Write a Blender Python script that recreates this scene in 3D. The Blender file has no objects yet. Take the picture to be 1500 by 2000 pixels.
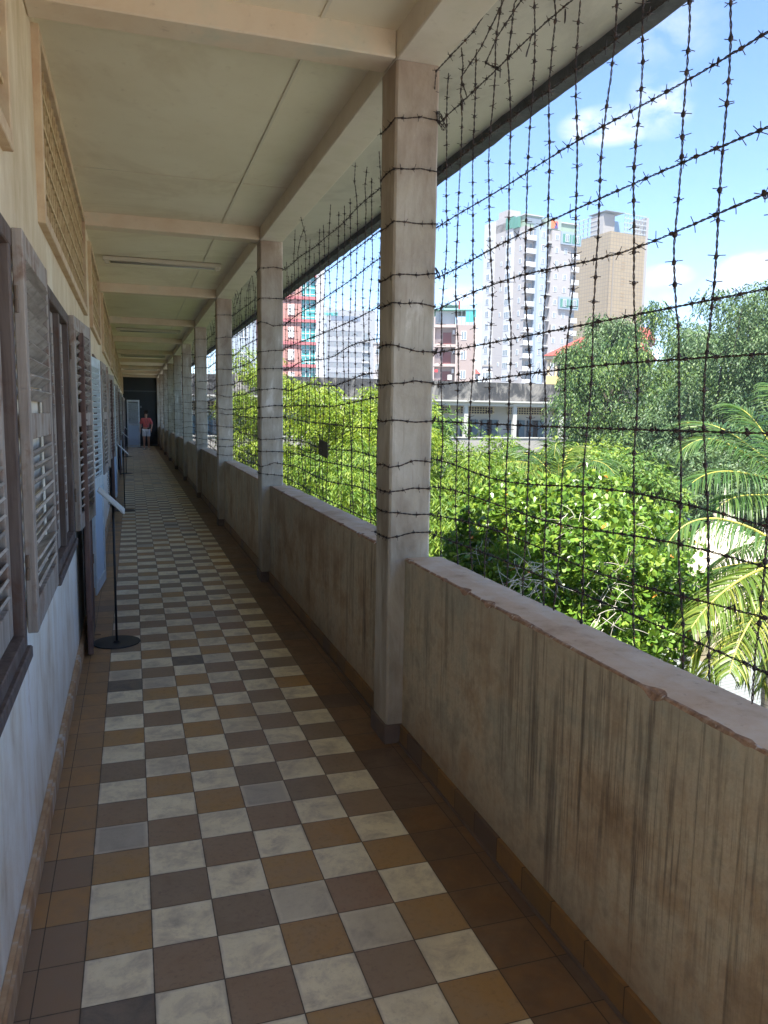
import bpy, bmesh, math, random
import numpy as np
from mathutils import Vector, Matrix, noise as mnoise
PI = math.pi
R = math.radians
C = bpy.context.scene.collection
sc = bpy.context.scene
random.seed(7)
rng = np.random.default_rng(11)

# ------------------------------------------------------------------ camera
CAM = np.array([0.1761, -2.1488, 1.6710])
YAW, PITCH, ROLL, FPX = 0.314783, 0.124386, 0.015191, 1512.66
_f = np.array([math.sin(YAW)*math.cos(PITCH), math.cos(YAW)*math.cos(PITCH), -math.sin(PITCH)])
_r = np.array([math.cos(YAW), -math.sin(YAW), 0.0])
_u = np.cross(_r, _f)
_r, _u = _r*math.cos(ROLL)+_u*math.sin(ROLL), -_r*math.sin(ROLL)+_u*math.cos(ROLL)
cd = bpy.data.cameras.new('camera'); cam = bpy.data.objects.new('camera', cd); C.objects.link(cam)
cd.sensor_fit = 'HORIZONTAL'; cd.sensor_width = 36.0; cd.lens = 36.0*FPX/1500.0
cd.clip_start = 0.02; cd.clip_end = 6000
M4 = Matrix(((_r[0], _u[0], -_f[0], CAM[0]), (_r[1], _u[1], -_f[1], CAM[1]), (_r[2], _u[2], -_f[2], CAM[2]), (0, 0, 0, 1)))
cam.matrix_world = M4
sc.camera = cam
def ray(x, y): return _r*(x-750)/FPX-_u*(y-1000)/FPX+_f
def at(x, y, D):                      # world point that the photograph shows at pixel x, y, D metres away (horizontally)
    d = ray(x, y); return CAM+d*(D/math.hypot(d[0], d[1]))
def onz(x, y, z): d = ray(x, y); return CAM+d*((z-CAM[2])/d[2])

# ------------------------------------------------------------------ world, sun, exposure
SUN_EL, SUN_AZ = R(66), R(-150)       # azimuth measured clockwise from +Y: the sun stands over our own roof, to the left
w = bpy.data.worlds.new('World'); sc.world = w; w.use_nodes = True
wt = w.node_tree; wt.nodes.clear()
def wn(t, **k):
    n = wt.nodes.new(t)
    for a, b in k.items(): setattr(n, a, b)
    return n
sky = wn('ShaderNodeTexSky', sky_type='NISHITA', sun_disc=False, sun_elevation=SUN_EL, sun_rotation=SUN_AZ, altitude=10, air_density=0.80, dust_density=0.1, ozone_density=3.0)
bg = wn('ShaderNodeBackground'); bg.inputs['Strength'].default_value = 0.054
wo = wn('ShaderNodeOutputWorld')
tc = wn('ShaderNodeTexCoord')
clouds = None
def wmath(op, a, b=None, c=None):
    n = wn('ShaderNodeMath', operation=op)
    for i, v in enumerate((a, b, c)):
        if v is None: continue
        if isinstance(v, (int, float)): n.inputs[i].default_value = v
        else: wt.links.new(v, n.inputs[i])
    return n.outputs[0]
def cloud_blob(px, py, sx, sy, gain):  # one small cumulus patch at a fixed compass direction, broken up by noise
    d = ray(px, py); d = d/np.linalg.norm(d)
    h = np.array([d[1], -d[0], 0]); h /= np.linalg.norm(h); v = np.cross(h, d)
    def dot(vec):
        n = wn('ShaderNodeVectorMath', operation='DOT_PRODUCT'); wt.links.new(tc.outputs['Generated'], n.inputs[0]); n.inputs[1].default_value = tuple(vec); return n.outputs['Value']
    a = wmath('DIVIDE', dot(h), sx/FPX); b = wmath('DIVIDE', dot(v), sy/FPX)
    r2 = wmath('ADD', wmath('MULTIPLY', a, a), wmath('MULTIPLY', b, b))
    m = wmath('SUBTRACT', 1.0, r2)
    front = wmath('GREATER_THAN', dot(d), 0.0)
    m = wmath('MULTIPLY', wmath('MAXIMUM', m, 0.0), front)
    return wmath('MULTIPLY', m, gain)
nz = wn('ShaderNodeTexNoise'); nz.inputs['Scale'].default_value = 22; nz.inputs['Detail'].default_value = 7; nz.inputs['Roughness'].default_value = 0.6; nz.inputs['Distortion'].default_value = 0.4
wmap = wn('ShaderNodeMapping'); wmap.inputs['Scale'].default_value = (1, 1, 1.7)
wt.links.new(tc.outputs['Generated'], wmap.inputs[0]); wt.links.new(wmap.outputs[0], nz.inputs['Vector'])
acc = None
for bl in [(1190, 245, 90, 36, .8), (1290, 200, 60, 60, .55), (1300, 540, 55, 24, 1.0), (1480, 530, 75, 36, 1.35), (940, 660, 60, 55, 1.2), (900, 575, 70, 22, .6), (1260, 590, 60, 26, .5), (1480, 560, 120, 30, .7), (700, 640, 120, 60, .4), (1310, 60, 90, 60, .25)]:
    v = cloud_blob(*bl); acc = v if acc is None else wmath('MAXIMUM', acc, v)
cf = wmath('MULTIPLY', wmath('SUBTRACT', nz.outputs['Fac'], 0.38), 5.0)
cf = wmath('MINIMUM', wmath('MAXIMUM', wmath('MULTIPLY', wmath('MAXIMUM', cf, 0.0), acc), 0.0), 0.92)
cm = wn('ShaderNodeMix', data_type='RGBA')
wt.links.new(cf, cm.inputs['Factor'])
hs = wn('ShaderNodeHueSaturation'); hs.inputs['Saturation'].default_value = 1.12
wt.links.new(sky.outputs[0], hs.inputs['Color']); tn_ = wn('ShaderNodeMix', data_type='RGBA', blend_type='MULTIPLY'); tn_.inputs['Factor'].default_value = 1.0; tn_.inputs['B'].default_value = (1.0, .97, .99, 1)
wt.links.new(hs.outputs[0], tn_.inputs['A']); wt.links.new(tn_.outputs['Result'], cm.inputs['A']); cm.inputs['B'].default_value = (3.7, 3.8, 4.0, 1)
wt.links.new(cm.outputs['Result'], bg.inputs['Color']); wt.links.new(bg.outputs[0], wo.inputs['Surface'])

sd = bpy.data.lights.new('sun', 'SUN'); sun = bpy.data.objects.new('sun', sd); C.objects.link(sun)
sd.energy = 2.65; sd.angle = R(0.5); sd.color = (1.0, 0.95, 0.87)
sdir = Vector((math.sin(SUN_AZ)*math.cos(SUN_EL), math.cos(SUN_AZ)*math.cos(SUN_EL), math.sin(SUN_EL)))
sun.rotation_euler = sdir.to_track_quat('Z', 'Y').to_euler()
sun.location = (0, 0, 30)
sc.view_settings.view_transform = 'Standard'; sc.view_settings.look = 'None'; sc.view_settings.gamma = 1.0
sc.view_settings.exposure = 2.82
sc.cycles.max_bounces = 14; sc.cycles.diffuse_bounces = 12; sc.cycles.glossy_bounces = 3; sc.cycles.transmission_bounces = 4; sc.cycles.transparent_max_bounces = 8
sc.cycles.sample_clamp_indirect = 20.0
sc.cycles.use_denoising = True

# ------------------------------------------------------------------ material helper
class NT:
    def __init__(s, name, rough=0.85, spec=0.3):
        s.m = bpy.data.materials.new(name); s.m.use_nodes = True; s.t = s.m.node_tree
        s.b = s.t.nodes['Principled BSDF']; s.b.inputs['Roughness'].default_value = rough
        s.b.inputs['Specular IOR Level'].default_value = spec
        s._g = None
    def n(s, t, **k):
        n = s.t.nodes.new(t)
        for a, b in k.items(): setattr(n, a, b)
        return n
    def l(s, a, b): s.t.links.new(a, b)
    def pos(s, sx=1, sy=1, sz=1, obj=False):
        if obj: o = s.n('ShaderNodeTexCoord').outputs['Object']
        else:
            if s._g is None: s._g = s.n('ShaderNodeNewGeometry')
            o = s._g.outputs['Position']
        if (sx, sy, sz) == (1, 1, 1): return o
        m = s.n('ShaderNodeVectorMath', operation='MULTIPLY'); s.l(o, m.inputs[0]); m.inputs[1].default_value = (sx, sy, sz); return m.outputs[0]
    def noise(s, vec, scale, det=4, rough=.55, dist=0, col=False):
        n = s.n('ShaderNodeTexNoise'); s.l(vec, n.inputs['Vector']); n.inputs['Scale'].default_value = scale
        n.inputs['Detail'].default_value = det; n.inputs['Roughness'].default_value = rough; n.inputs['Distortion'].default_value = dist
        return n.outputs['Color' if col else 'Fac']
    def m_(s, op, a, b=0.0, c=None, clamp=False):
        n = s.n('ShaderNodeMath', operation=op, use_clamp=clamp)
        for i, v in enumerate((a, b, c)):
            if v is None: continue
            if isinstance(v, (int, float)): n.inputs[i].default_value = v
            else: s.l(v, n.inputs[i])
        return n.outputs[0]
    def ramp(s, fac, stops, interp='LINEAR'):
        n = s.n('ShaderNodeValToRGB'); s.l(fac, n.inputs[0]); cr = n.color_ramp; cr.interpolation = interp
        while len(cr.elements) < len(stops): cr.elements.new(0.5)
        for e, (p, c) in zip(cr.elements, stops):
            e.position = p; e.color = (c, c, c, 1) if isinstance(c, (int, float)) else (*c, 1)
        return n.outputs[0]
    def mix(s, fac, a, b, mode='MIX'):
        n = s.n('ShaderNodeMix', data_type='RGBA', blend_type=mode)
        for k, v in (('Factor', fac), ('A', a), ('B', b)):
            if isinstance(v, (int, float)): n.inputs[k].default_value = v if k == 'Factor' else (v, v, v, 1)
            elif isinstance(v, tuple): n.inputs[k].default_value = (*v, 1)
            else: s.l(v, n.inputs[k])
        return n.outputs['Result']
    def sep(s, vec):
        n = s.n('ShaderNodeSeparateXYZ'); s.l(vec, n.inputs[0]); return n.outputs
    def comb(s, x, y, z):
        n = s.n('ShaderNodeCombineXYZ')
        for i, v in enumerate((x, y, z)):
            if isinstance(v, (int, float)): n.inputs[i].default_value = v
            else: s.l(v, n.inputs[i])
        return n.outputs[0]
    def bump(s, h, strength=.3, dist=.01):
        n = s.n('ShaderNodeBump'); n.inputs['Strength'].default_value = strength; n.inputs['Distance'].default_value = dist
        s.l(h, n.inputs['Height']); s.l(n.outputs[0], s.b.inputs['Normal'])
    def col(s, c):
        if isinstance(c, tuple): s.b.inputs['Base Color'].default_value = (*c, 1)
        else: s.l(c, s.b.inputs['Base Color'])
    def rough(s, v): s.l(v, s.b.inputs['Roughness'])

def simple(name, c, rough=.8, spec=.3, var=.15, scale=6, bump=.1, bscale=60):
    k = NT(name, rough, spec)
    f = k.noise(k.pos(), scale, 5)
    k.col(k.mix(f, tuple(x*(1-var) for x in c), tuple(min(1, x*(1+var)) for x in c)))
    if bump: k.bump(k.noise(k.pos(), bscale, 3), bump, .004)
    return k.m
M = {}
# plaster of the long left wall: pale below, ochre above, rain and hand streaks
k = NT('left_wall_plaster', .9)
st = k.m_('ADD', k.m_('MULTIPLY', k.noise(k.pos(1, 1.7, .4), 2.0, 6, .60, 1.6), .38), k.m_('MULTIPLY', k.noise(k.pos(1, 1, .7), 2.1, 9, .70), .62))
fine = k.noise(k.pos(1, 12, 1.6), 1.6, 7, .7, .8)
z = k.sep(k.pos())[2]
low = k.ramp(st, [(.36, (.62, .50, .35)), (.44, (.80, .71, .57)), (.53, (.90, .85, .74)), (.60, (.92, .88, .80)), (.66, (.74, .63, .48))])
up = k.ramp(st, [(.34, (.50, .38, .24)), (.46, (.61, .48, .32)), (.55, (.68, .56, .40)), (.62, (.76, .67, .52)), (.70, (.54, .41, .26))])
h = k.m_('MULTIPLY_ADD', k.m_('SUBTRACT', z, 1.15), 1.1, k.m_('MULTIPLY', k.m_('SUBTRACT', k.noise(k.pos(1, 3, 1), 2.2), .5), 1.2), clamp=True)
c = k.mix(h, low, up)
c = k.mix(k.ramp(fine, [(.56, 0), (.74, .28)]), c, (.42, .29, .16))
c = k.mix(k.ramp(z, [(.0, 1), (.03, 0)]), c, (.4, .27, .16))
k.col(c); k.bump(k.m_('ADD', k.noise(k.pos(), 45, 4), k.noise(k.pos(), 8, 3)), .3, .006); M['wall'] = k.m
# ceiling and beams
k = NT('ceiling_paint', .9); f = k.noise(k.pos(), 1.3, 6, .6); f2 = k.noise(k.pos(), 14, 6, .7)
c = k.ramp(f, [(.3, (.70, .62, .46)), (.7, (.78, .71, .55))])
c = k.mix(k.ramp(f2, [(.60, 0), (.75, .4)]), c, (.42, .33, .22)); c = k.mix(k.ramp(k.noise(k.pos(), .55, 6, .7, .8), [(.52, 0), (.60, .28), (.66, .10)]), c, (.50, .40, .26)); k.col(c); k.bump(f2, .08, .004); M['ceil'] = k.m
k = NT('beam_plaster', .9); f = k.noise(k.pos(), 3, 6, .6); f2 = k.noise(k.pos(), 25, 6, .7)
c = k.ramp(f, [(.3, (.60, .47, .34)), (.55, (.66, .55, .42)), (.7, (.56, .52, .41))]); c = k.mix(k.ramp(f2, [(.6, 0), (.75, .5)]), c, (.36, .26, .19)); k.col(c); k.bump(f2, .2, .005); M['beam'] = k.m
k = NT('longitudinal_beam_plaster', .9); f = k.noise(k.pos(), 3, 6, .6); f2 = k.noise(k.pos(), 25, 6, .7)
c = k.ramp(f, [(.3, (.56, .49, .39)), (.55, (.64, .57, .47)), (.7, (.60, .54, .43))]); c = k.mix(k.ramp(f2, [(.6, 0), (.75, .4)]), c, (.34, .27, .22)); k.col(c); k.bump(f2, .2, .005); M['lbeam'] = k.m
k = NT('soffit_plaster', .9); f = k.noise(k.pos(1, .5, 1), 1.7, 7, .65, .5)
c = k.ramp(f, [(.3, (.34, .31, .27)), (.5, (.50, .47, .40)), (.7, (.56, .53, .45))]); k.col(c); k.bump(k.noise(k.pos(), 9, 5), .3, .01); M['soffit'] = k.m
k = NT('mouldy_concrete', .95); f = k.noise(k.pos(), 7, 7, .7); k.col(k.ramp(f, [(.3, (.05, .055, .06)), (.6, (.10, .105, .11)), (.8, (.2, .19, .17))])); k.bump(f, .6, .02); M['mould'] = k.m
# pillars: bare plaster with old brown paint at the head
k = NT('pillar_plaster', .9); z = k.sep(k.pos())[2]
f = k.noise(k.pos(1, 1, .35), 5, 7, .65, .4); fs = k.noise(k.pos(1, 1, .06), 60, 3, .6); g = k.noise(k.pos(), 3.0, 5)
c = k.ramp(f, [(.28, (.27, .225, .17)), (.47, (.43, .385, .31)), (.60, (.52, .48, .40)), (.68, (.70, .67, .60))])
c = k.mix(k.ramp(fs, [(.55, 0), (.75, .5)]), c, (.27, .22, .18))
hd = k.m_('MULTIPLY_ADD', k.m_('SUBTRACT', z, 2.2), .9, k.m_('MULTIPLY', k.m_('SUBTRACT', g, .5), 1.3), clamp=True)
c = k.mix(k.m_('MULTIPLY', hd, .8), c, k.ramp(f, [(.3, (.22, .15, .11)), (.6, (.33, .245, .19)), (.75, (.50, .41, .33))]))
ft = k.m_('MULTIPLY_ADD', k.m_('SUBTRACT', .75, z), 1.1, k.m_('MULTIPLY', k.m_('SUBTRACT', g, .5), 1.0), clamp=True)
c = k.mix(k.m_('MULTIPLY', ft, .7), c, (.26, .18, .11))
k.col(c); k.bump(k.m_('ADD', k.noise(k.pos(), 60, 4), k.m_('MULTIPLY', f, 2.0)), .35, .005); M['pillar'] = k.m
# parapet, inner face with rain runs
k = NT('parapet_plaster', .92); z = k.sep(k.pos())[2]
run = k.noise(k.pos(1, 30, .9), 1.0, 5, .7, .25); run2 = k.noise(k.pos(1, 75, 2.2), 1.0, 5, .65, .35); blot = k.noise(k.pos(), 2.4, 7, .68); bl2 = k.noise(k.pos(), 11, 6, .7)
c = k.ramp(blot, [(.3, (.29, .19, .105)), (.43, (.46, .335, .205)), (.53, (.54, .445, .30)), (.62, (.42, .375, .27)), (.7, (.54, .475, .345))])
c = k.mix(k.ramp(bl2, [(.35, .45), (.5, 0), (.66, .4)]), c, (.26, .20, .14))
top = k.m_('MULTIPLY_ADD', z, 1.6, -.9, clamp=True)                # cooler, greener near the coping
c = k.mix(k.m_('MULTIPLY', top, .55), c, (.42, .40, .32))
zr = k.m_('ADD', z, k.m_('MULTIPLY', k.m_('SUBTRACT', k.noise(k.pos(1, 11, 0), 1.0, 4), .5), .9))
band = k.m_('MULTIPLY', k.ramp(zr, [(.12, .10), (.45, 1), (.92, .85), (1.0, 0)]), k.ramp(k.m_('MULTIPLY', k.noise(k.pos(1, 1.6, .3), 1.1, 3), k.m_('ADD', .55, k.noise(k.pos(1, 9, 4), 1.0, 5, .7))), [(.40, .15), (.62, 1)]))
c = k.mix(k.m_('MULTIPLY', k.ramp(run, [(.50, 0), (.60, .55), (.75, .9)]), band), c, (.10, .078, .06))
c = k.mix(k.m_('MULTIPLY', k.ramp(run2, [(.54, 0), (.66, .6)]), band), c, (.085, .066, .052))
c = k.mix(k.m_('MULTIPLY', k.ramp(run2, [(.30, .6), (.42, 0)]), band), c, (.36, .28, .20))
foot_tone = k.m_('MULTIPLY_ADD', k.m_('SUBTRACT', .36, z), 2.2, k.m_('MULTIPLY', k.m_('SUBTRACT', blot, .5), 2), clamp=True)
c = k.mix(k.m_('MULTIPLY', foot_tone, .6), c, (.20, .12, .065))  # darker brown towards the foot
k.col(c); k.bump(k.m_('ADD', k.m_('MULTIPLY', bl2, 1.2), k.noise(k.pos(), 70, 4)), .35, .006); M['parapet'] = k.m
k = NT('parapet_coping', .85); f = k.noise(k.pos(), 5, 7, .65); f2 = k.noise(k.pos(), 30, 5, .6)
c = k.ramp(f, [(.28, (.40, .25, .14)), (.45, (.58, .41, .26)), (.60, (.64, .49, .34)), (.73, (.68, .56, .42)), (.80, (.78, .75, .70))])
c = k.mix(k.ramp(f2, [(.62, 0), (.72, .4)]), c, (.24, .14, .09)); k.col(c); k.bump(f, .3, .01); M['coping'] = k.m
k = NT('broken_edge', .95); f = k.noise(k.pos(), 28, 5, .7); f2 = k.noise(k.pos(), 6, 4)
c = k.ramp(f, [(.35, (.20, .12, .08)), (.55, (.36, .23, .15)), (.7, (.5, .38, .28))]); c = k.mix(k.ramp(k.noise(k.pos(), 22, 5), [(.60, 0), (.66, .8)]), c, (.66, .63, .60)); k.col(c); k.bump(f, .8, .01); M['chip'] = k.m

# encaustic floor tiles, 20 cm
k = NT('floor_tiles', .42, .35)
p = k.pos(); s_ = k.sep(p)
u = k.m_('DIVIDE', s_[0], .2); v = k.m_('DIVIDE', s_[1], .2)
iu = k.m_('FLOOR', u); iv = k.m_('FLOOR', v)
wn1 = k.n('ShaderNodeTexWhiteNoise', noise_dimensions='3D'); k.l(k.comb(iu, iv, 3.0), wn1.inputs['Vector']); rv = wn1.outputs['Value']
wn2 = k.n('ShaderNodeTexWhiteNoise', noise_dimensions='3D'); k.l(k.comb(iu, iv, 9.0), wn2.inputs['Vector']); rv2 = wn2.outputs['Value']
par = k.m_('FLOORED_MODULO', k.m_('ADD', iu, iv), 2.0)
inside = k.m_('MULTIPLY', k.m_('GREATER_THAN', u, 0.0), k.m_('LESS_THAN', u, 6.0))
light = k.m_('MULTIPLY', k.m_('LESS_THAN', par, .5), inside)
# worn swirls, offset per tile so no two tiles match
off = k.n('ShaderNodeVectorMath', operation='MULTIPLY_ADD'); k.l(wn1.outputs['Color'], off.inputs[0]); off.inputs[1].default_value = (40, 40, 40); k.l(p, off.inputs[2])
sw = k.noise(off.outputs[0], 8, 8, .68, .5); sw2 = k.noise(off.outputs[0], 55, 6, .7)
fu = k.m_('ABSOLUTE', k.m_('SUBTRACT', k.m_('FRACT', u), .5)); fv = k.m_('ABSOLUTE', k.m_('SUBTRACT', k.m_('FRACT', v), .5))
edge = k.m_('MAXIMUM', fu, fv)
lt = k.ramp(sw, [(.30, (.46, .40, .30)), (.42, (.66, .58, .43)), (.54, (.84, .75, .53)), (.7, (.88, .80, .60))])
lt = k.mix(k.ramp(sw2, [(.54, 0), (.72, .45)]), lt, (.44, .37, .29))
lt = k.mix(k.ramp(rv2, [(.0, .0), (.75, .12), (.88, .5), (.95, .75)]), lt, (.33, .30, .27))
lt = k.mix(k.ramp(edge, [(.40, 0), (.485, .5)]), lt, (.84, .76, .60))
dk = k.ramp(rv, [(0, (.29, .195, .125)), (.25, (.245, .18, .125)), (.40, (.28, .195, .13)), (.46, (.40, .235, .09)), (.66, (.43, .25, .085)), (.82, (.095, .09, .088)), (.88, (.10, .095, .09)), (.90, (.32, .19, .12))], 'CONSTANT')
dk = k.mix(k.ramp(sw, [(.35, .0), (.65, .5)]), dk, (.36, .28, .20)); dk = k.mix(k.ramp(sw2, [(.52, 0), (.7, .35)]), dk, (.12, .09, .07))
rowr = k.n('ShaderNodeTexWhiteNoise', noise_dimensions='1D'); k.l(k.m_('ADD', k.m_('MULTIPLY', iu, 31.0), iv), rowr.inputs['W'])
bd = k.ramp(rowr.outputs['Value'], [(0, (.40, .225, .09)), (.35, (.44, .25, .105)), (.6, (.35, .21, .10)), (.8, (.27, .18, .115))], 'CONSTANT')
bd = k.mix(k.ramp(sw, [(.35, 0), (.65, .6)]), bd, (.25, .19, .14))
bd = k.mix(k.m_('GREATER_THAN', s_[0], 1.1), bd, k.mix(1.0, bd, (.50, .47, .50), 'MULTIPLY')); c = k.mix(inside, bd, dk); c = k.mix(light, c, lt)  # right border tiles darkened: the parapet's shade put into their colour
dst = k.noise(p, 1.6, 8, .7, .6); c = k.mix(k.ramp(dst, [(.46, 0), (.70, .42)]), c, (.30, .23, .16)); c = k.mix(k.m_('MULTIPLY', k.ramp(edge, [(.44, 0), (.49, .5)]), k.ramp(k.noise(p, 7, 5), [(.4, 0), (.65, 1)])), c, (.17, .12, .085)); c = k.mix(k.m_('MULTIPLY', k.ramp(s_[0], [(.0, 0), (.001, 0)]), 0.0), c, c)
gr = k.ramp(k.m_('ADD', edge, k.m_('MULTIPLY', k.m_('SUBTRACT', k.noise(p, 30, 4), .5), .010)), [(.488, 0), (.494, 1)])
strip = k.m_('MULTIPLY', k.m_('LESS_THAN', k.m_('ABSOLUTE', k.m_('SUBTRACT', s_[0], -.13)), .0016), 1.0)
strip2 = k.m_('LESS_THAN', k.m_('ABSOLUTE', k.m_('SUBTRACT', s_[0], 1.40)), .0016)
gr = k.m_('MAXIMUM', gr, k.m_('MAXIMUM', strip, strip2))
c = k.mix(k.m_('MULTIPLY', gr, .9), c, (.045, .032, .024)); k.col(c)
k.rough(k.ramp(k.m_('ADD', k.m_('MULTIPLY', sw, .6), k.m_('MULTIPLY', sw2, .4)), [(.3, .34), (.7, .60)]))
k.bump(k.m_('SUBTRACT', k.m_('MULTIPLY', sw2, .12), gr), .25, .003); M['floor'] = k.m
k = NT('skirting_tile', .5); p = k.pos(); s_ = k.sep(p); iv = k.m_('FLOOR', k.m_('DIVIDE', k.m_('ADD', s_[1], .08), .2))
wn1 = k.n('ShaderNodeTexWhiteNoise', noise_dimensions='1D'); k.l(iv, wn1.inputs['W'])
c = k.ramp(wn1.outputs['Value'], [(0, (.27, .145, .055)), (.4, (.22, .125, .05)), (.7, (.19, .115, .06)), (.85, (.15, .10, .07))], 'CONSTANT')
c = k.mix(k.ramp(k.noise(p, 12, 6), [(.45, 0), (.7, .6)]), c, (.16, .10, .06))
fv = k.m_('ABSOLUTE', k.m_('SUBTRACT', k.m_('FRACT', k.m_('DIVIDE', k.m_('ADD', s_[1], .08), .2)), .5))
c = k.mix(k.ramp(fv, [(.487, 0), (.494, 1)]), c, (.05, .03, .02)); k.col(c); M['skirt'] = k.m
k = NT('wall_skirting', .8); f = k.noise(k.pos(1, 6, 1), 3, 6); k.col(k.ramp(f, [(.3, (.42, .26, .14)), (.55, (.52, .36, .22)), (.72, (.60, .56, .50))])); M['wskirt'] = k.m
M['pskirt'] = simple('pillar_foot_tile', (.15, .105, .08), .6, .3, .35, 10)
# painted timber
def wood(name, a, b, cc, rough=.75):
    k = NT(name, rough); g = k.noise(k.pos(12, 12, 1, obj=True), 2.2, 6, .65, .5); p2 = k.noise(k.pos(obj=True), 7, 6, .65, .3)
    c = k.ramp(g, [(.3, a), (.6, b)]); c = k.mix(k.ramp(p2, [(.52, 0), (.66, .75)]), c, cc); k.col(c); k.bump(g, .25, .004); return k.m
def wood_slat(name, a, b, cc, rough=.75):
    k = NT(name, rough); g = k.noise(k.pos(14, 1, 14, obj=True), 1.8, 5, .6, .3); p2 = k.noise(k.pos(obj=True), 6, 7, .7, .3); isl = k.n('ShaderNodeNewGeometry').outputs['Random Per Island']
    c = k.ramp(k.m_('ADD', k.m_('MULTIPLY', g, .7), k.m_('MULTIPLY', isl, .3)), [(.3, a), (.65, b)]); c = k.mix(k.ramp(p2, [(.50, 0), (.66, .7)]), c, cc); k.col(c); k.bump(g, .2, .003); return k.m
M['frame'] = wood('old_brown_frame', (.075, .05, .042), (.15, .115, .10), (.10, .05, .035))
M['shutter'] = wood('weathered_taupe_shutter', (.20, .165, .145), (.40, .345, .30), (.20, .105, .065))
M['slat'] = wood_slat('weathered_slat', (.24, .205, .175), (.52, .465, .41), (.15, .125, .105))
M['doorbrown'] = wood('brown_door', (.09, .045, .038), (.19, .125, .105), (.06, .04, .035))
M['pale'] = wood('pale_blue_door', (.46, .52, .55), (.62, .68, .70), (.42, .45, .46), .55)
M['palepanel'] = simple('pale_blue_panel', (.50, .62, .74), .5, .4, .05)
M['hinge'] = simple('hinge_metal', (.16, .11, .075), .6, .5, .3, 30)
M['vent'] = (lambda k: (k.col(k.mix(k.ramp(k.noise(k.pos(), 18, 5, .65), [(.4, 0), (.65, .8)]), (.62, .47, .27), (.40, .25, .12))), k.m)[1])(NT('vent_grille_plaster', .85))
M['ventframe'] = (lambda k: (k.col(k.mix(k.ramp(k.noise(k.pos(), 6, 5, .65), [(.4, 0), (.65, .8)]), (.60, .46, .30), (.46, .29, .18))), k.m)[1])(NT('vent_frame_plaster', .85))
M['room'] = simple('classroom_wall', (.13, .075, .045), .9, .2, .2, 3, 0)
M['dark'] = simple('end_wall_shade_tone', (.030, .032, .030), .8, .3, .2, 3, 0)
M['lamp'] = simple('fluorescent_fitting', (.55, .50, .40), .5, .4, .05, 3, 0)
M['lampgrey'] = simple('fitting_reflector', (.32, .31, .27), .4, .5, .05, 3, 0)
M['strip'] = simple('ceiling_cover_strip', (.66, .60, .47), .8, .3, .08)
# rusty wire
k = NT('rusty_barbed_wire', .7, .45); f = k.noise(k.pos(), 60, 4, .6); k.col(k.ramp(f, [(.33, (.022, .017, .018)), (.55, (.05, .034, .031)), (.72, (.12, .06, .035))])); M['wire'] = k.m
M['black'] = simple('black_steel', (.018, .02, .024), .5, .5, .1, 4, 0)
M['panel'] = simple('grey_aluminium_panel', (.42, .43, .42), .45, .5, .12, 14, 0)
M['white'] = simple('white_paper', (.8, .8, .78), .7, .3, .03, 3, 0)
M['card'] = simple('weathered_card', (.12, .115, .10), .8, .3, .2, 20, 0)
k = NT('galvanised_chain', .45, .5); k.col((.22, .21, .2)); k.b.inputs['Metallic'].default_value = .6; M['chain'] = k.m

# ------------------------------------------------------------------ mesh helpers
def tag(o, label=None, cat=None, group=None, kind=None):
    if label: o['label'] = label
    if cat: o['category'] = cat
    if group: o['group'] = group
    if kind: o['kind'] = kind
    return o
def empty(name, loc=(0, 0, 0), rz=0):
    o = bpy.data.objects.new(name, None); C.objects.link(o); o.location = loc; o.rotation_euler = (0, 0, rz); o.empty_display_size = .1; return o
def mesh_obj(name, V, F, mats, parent=None, midx=None, smooth=False):
    me = bpy.data.meshes.new(name); me.from_pydata([tuple(v) for v in V], [], [tuple(f) for f in F])
    for m in (mats if isinstance(mats, (list, tuple)) else [mats]): me.materials.append(m)
    if midx is not None: me.polygons.foreach_set('material_index', np.asarray(midx, dtype=np.int32))
    if smooth: me.polygons.foreach_set('use_smooth', np.ones(len(me.polygons), dtype=bool))
    me.update()
    o = bpy.data.objects.new(name, me); C.objects.link(o)
    if parent is not None: o.parent = parent
    return o
def quad_obj(name, V, nq, k, mats, parent=None, midx=None, smooth=False, F=None):   # fast path: numpy verts, faces all of k corners
    me = bpy.data.meshes.new(name); V = np.asarray(V, dtype=np.float32).reshape(-1, 3)
    F = np.asarray(F, dtype=np.int32).reshape(-1, k) if F is not None else np.arange(nq*k, dtype=np.int32).reshape(-1, k)
    me.vertices.add(len(V)); me.vertices.foreach_set('co', V.ravel())
    me.loops.add(F.size); me.loops.foreach_set('vertex_index', F.ravel())
    me.polygons.add(len(F)); me.polygons.foreach_set('loop_start', np.arange(0, F.size, k, dtype=np.int32))
    for m in (mats if isinstance(mats, (list, tuple)) else [mats]): me.materials.append(m)
    if midx is not None: me.polygons.foreach_set('material_index', np.asarray(midx, dtype=np.int32))
    me.polygons.foreach_set('use_smooth', np.full(len(F), smooth, dtype=bool))
    me.update(calc_edges=True)
    o = bpy.data.objects.new(name, me); C.objects.link(o)
    if parent is not None: o.parent = parent
    return o
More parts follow.
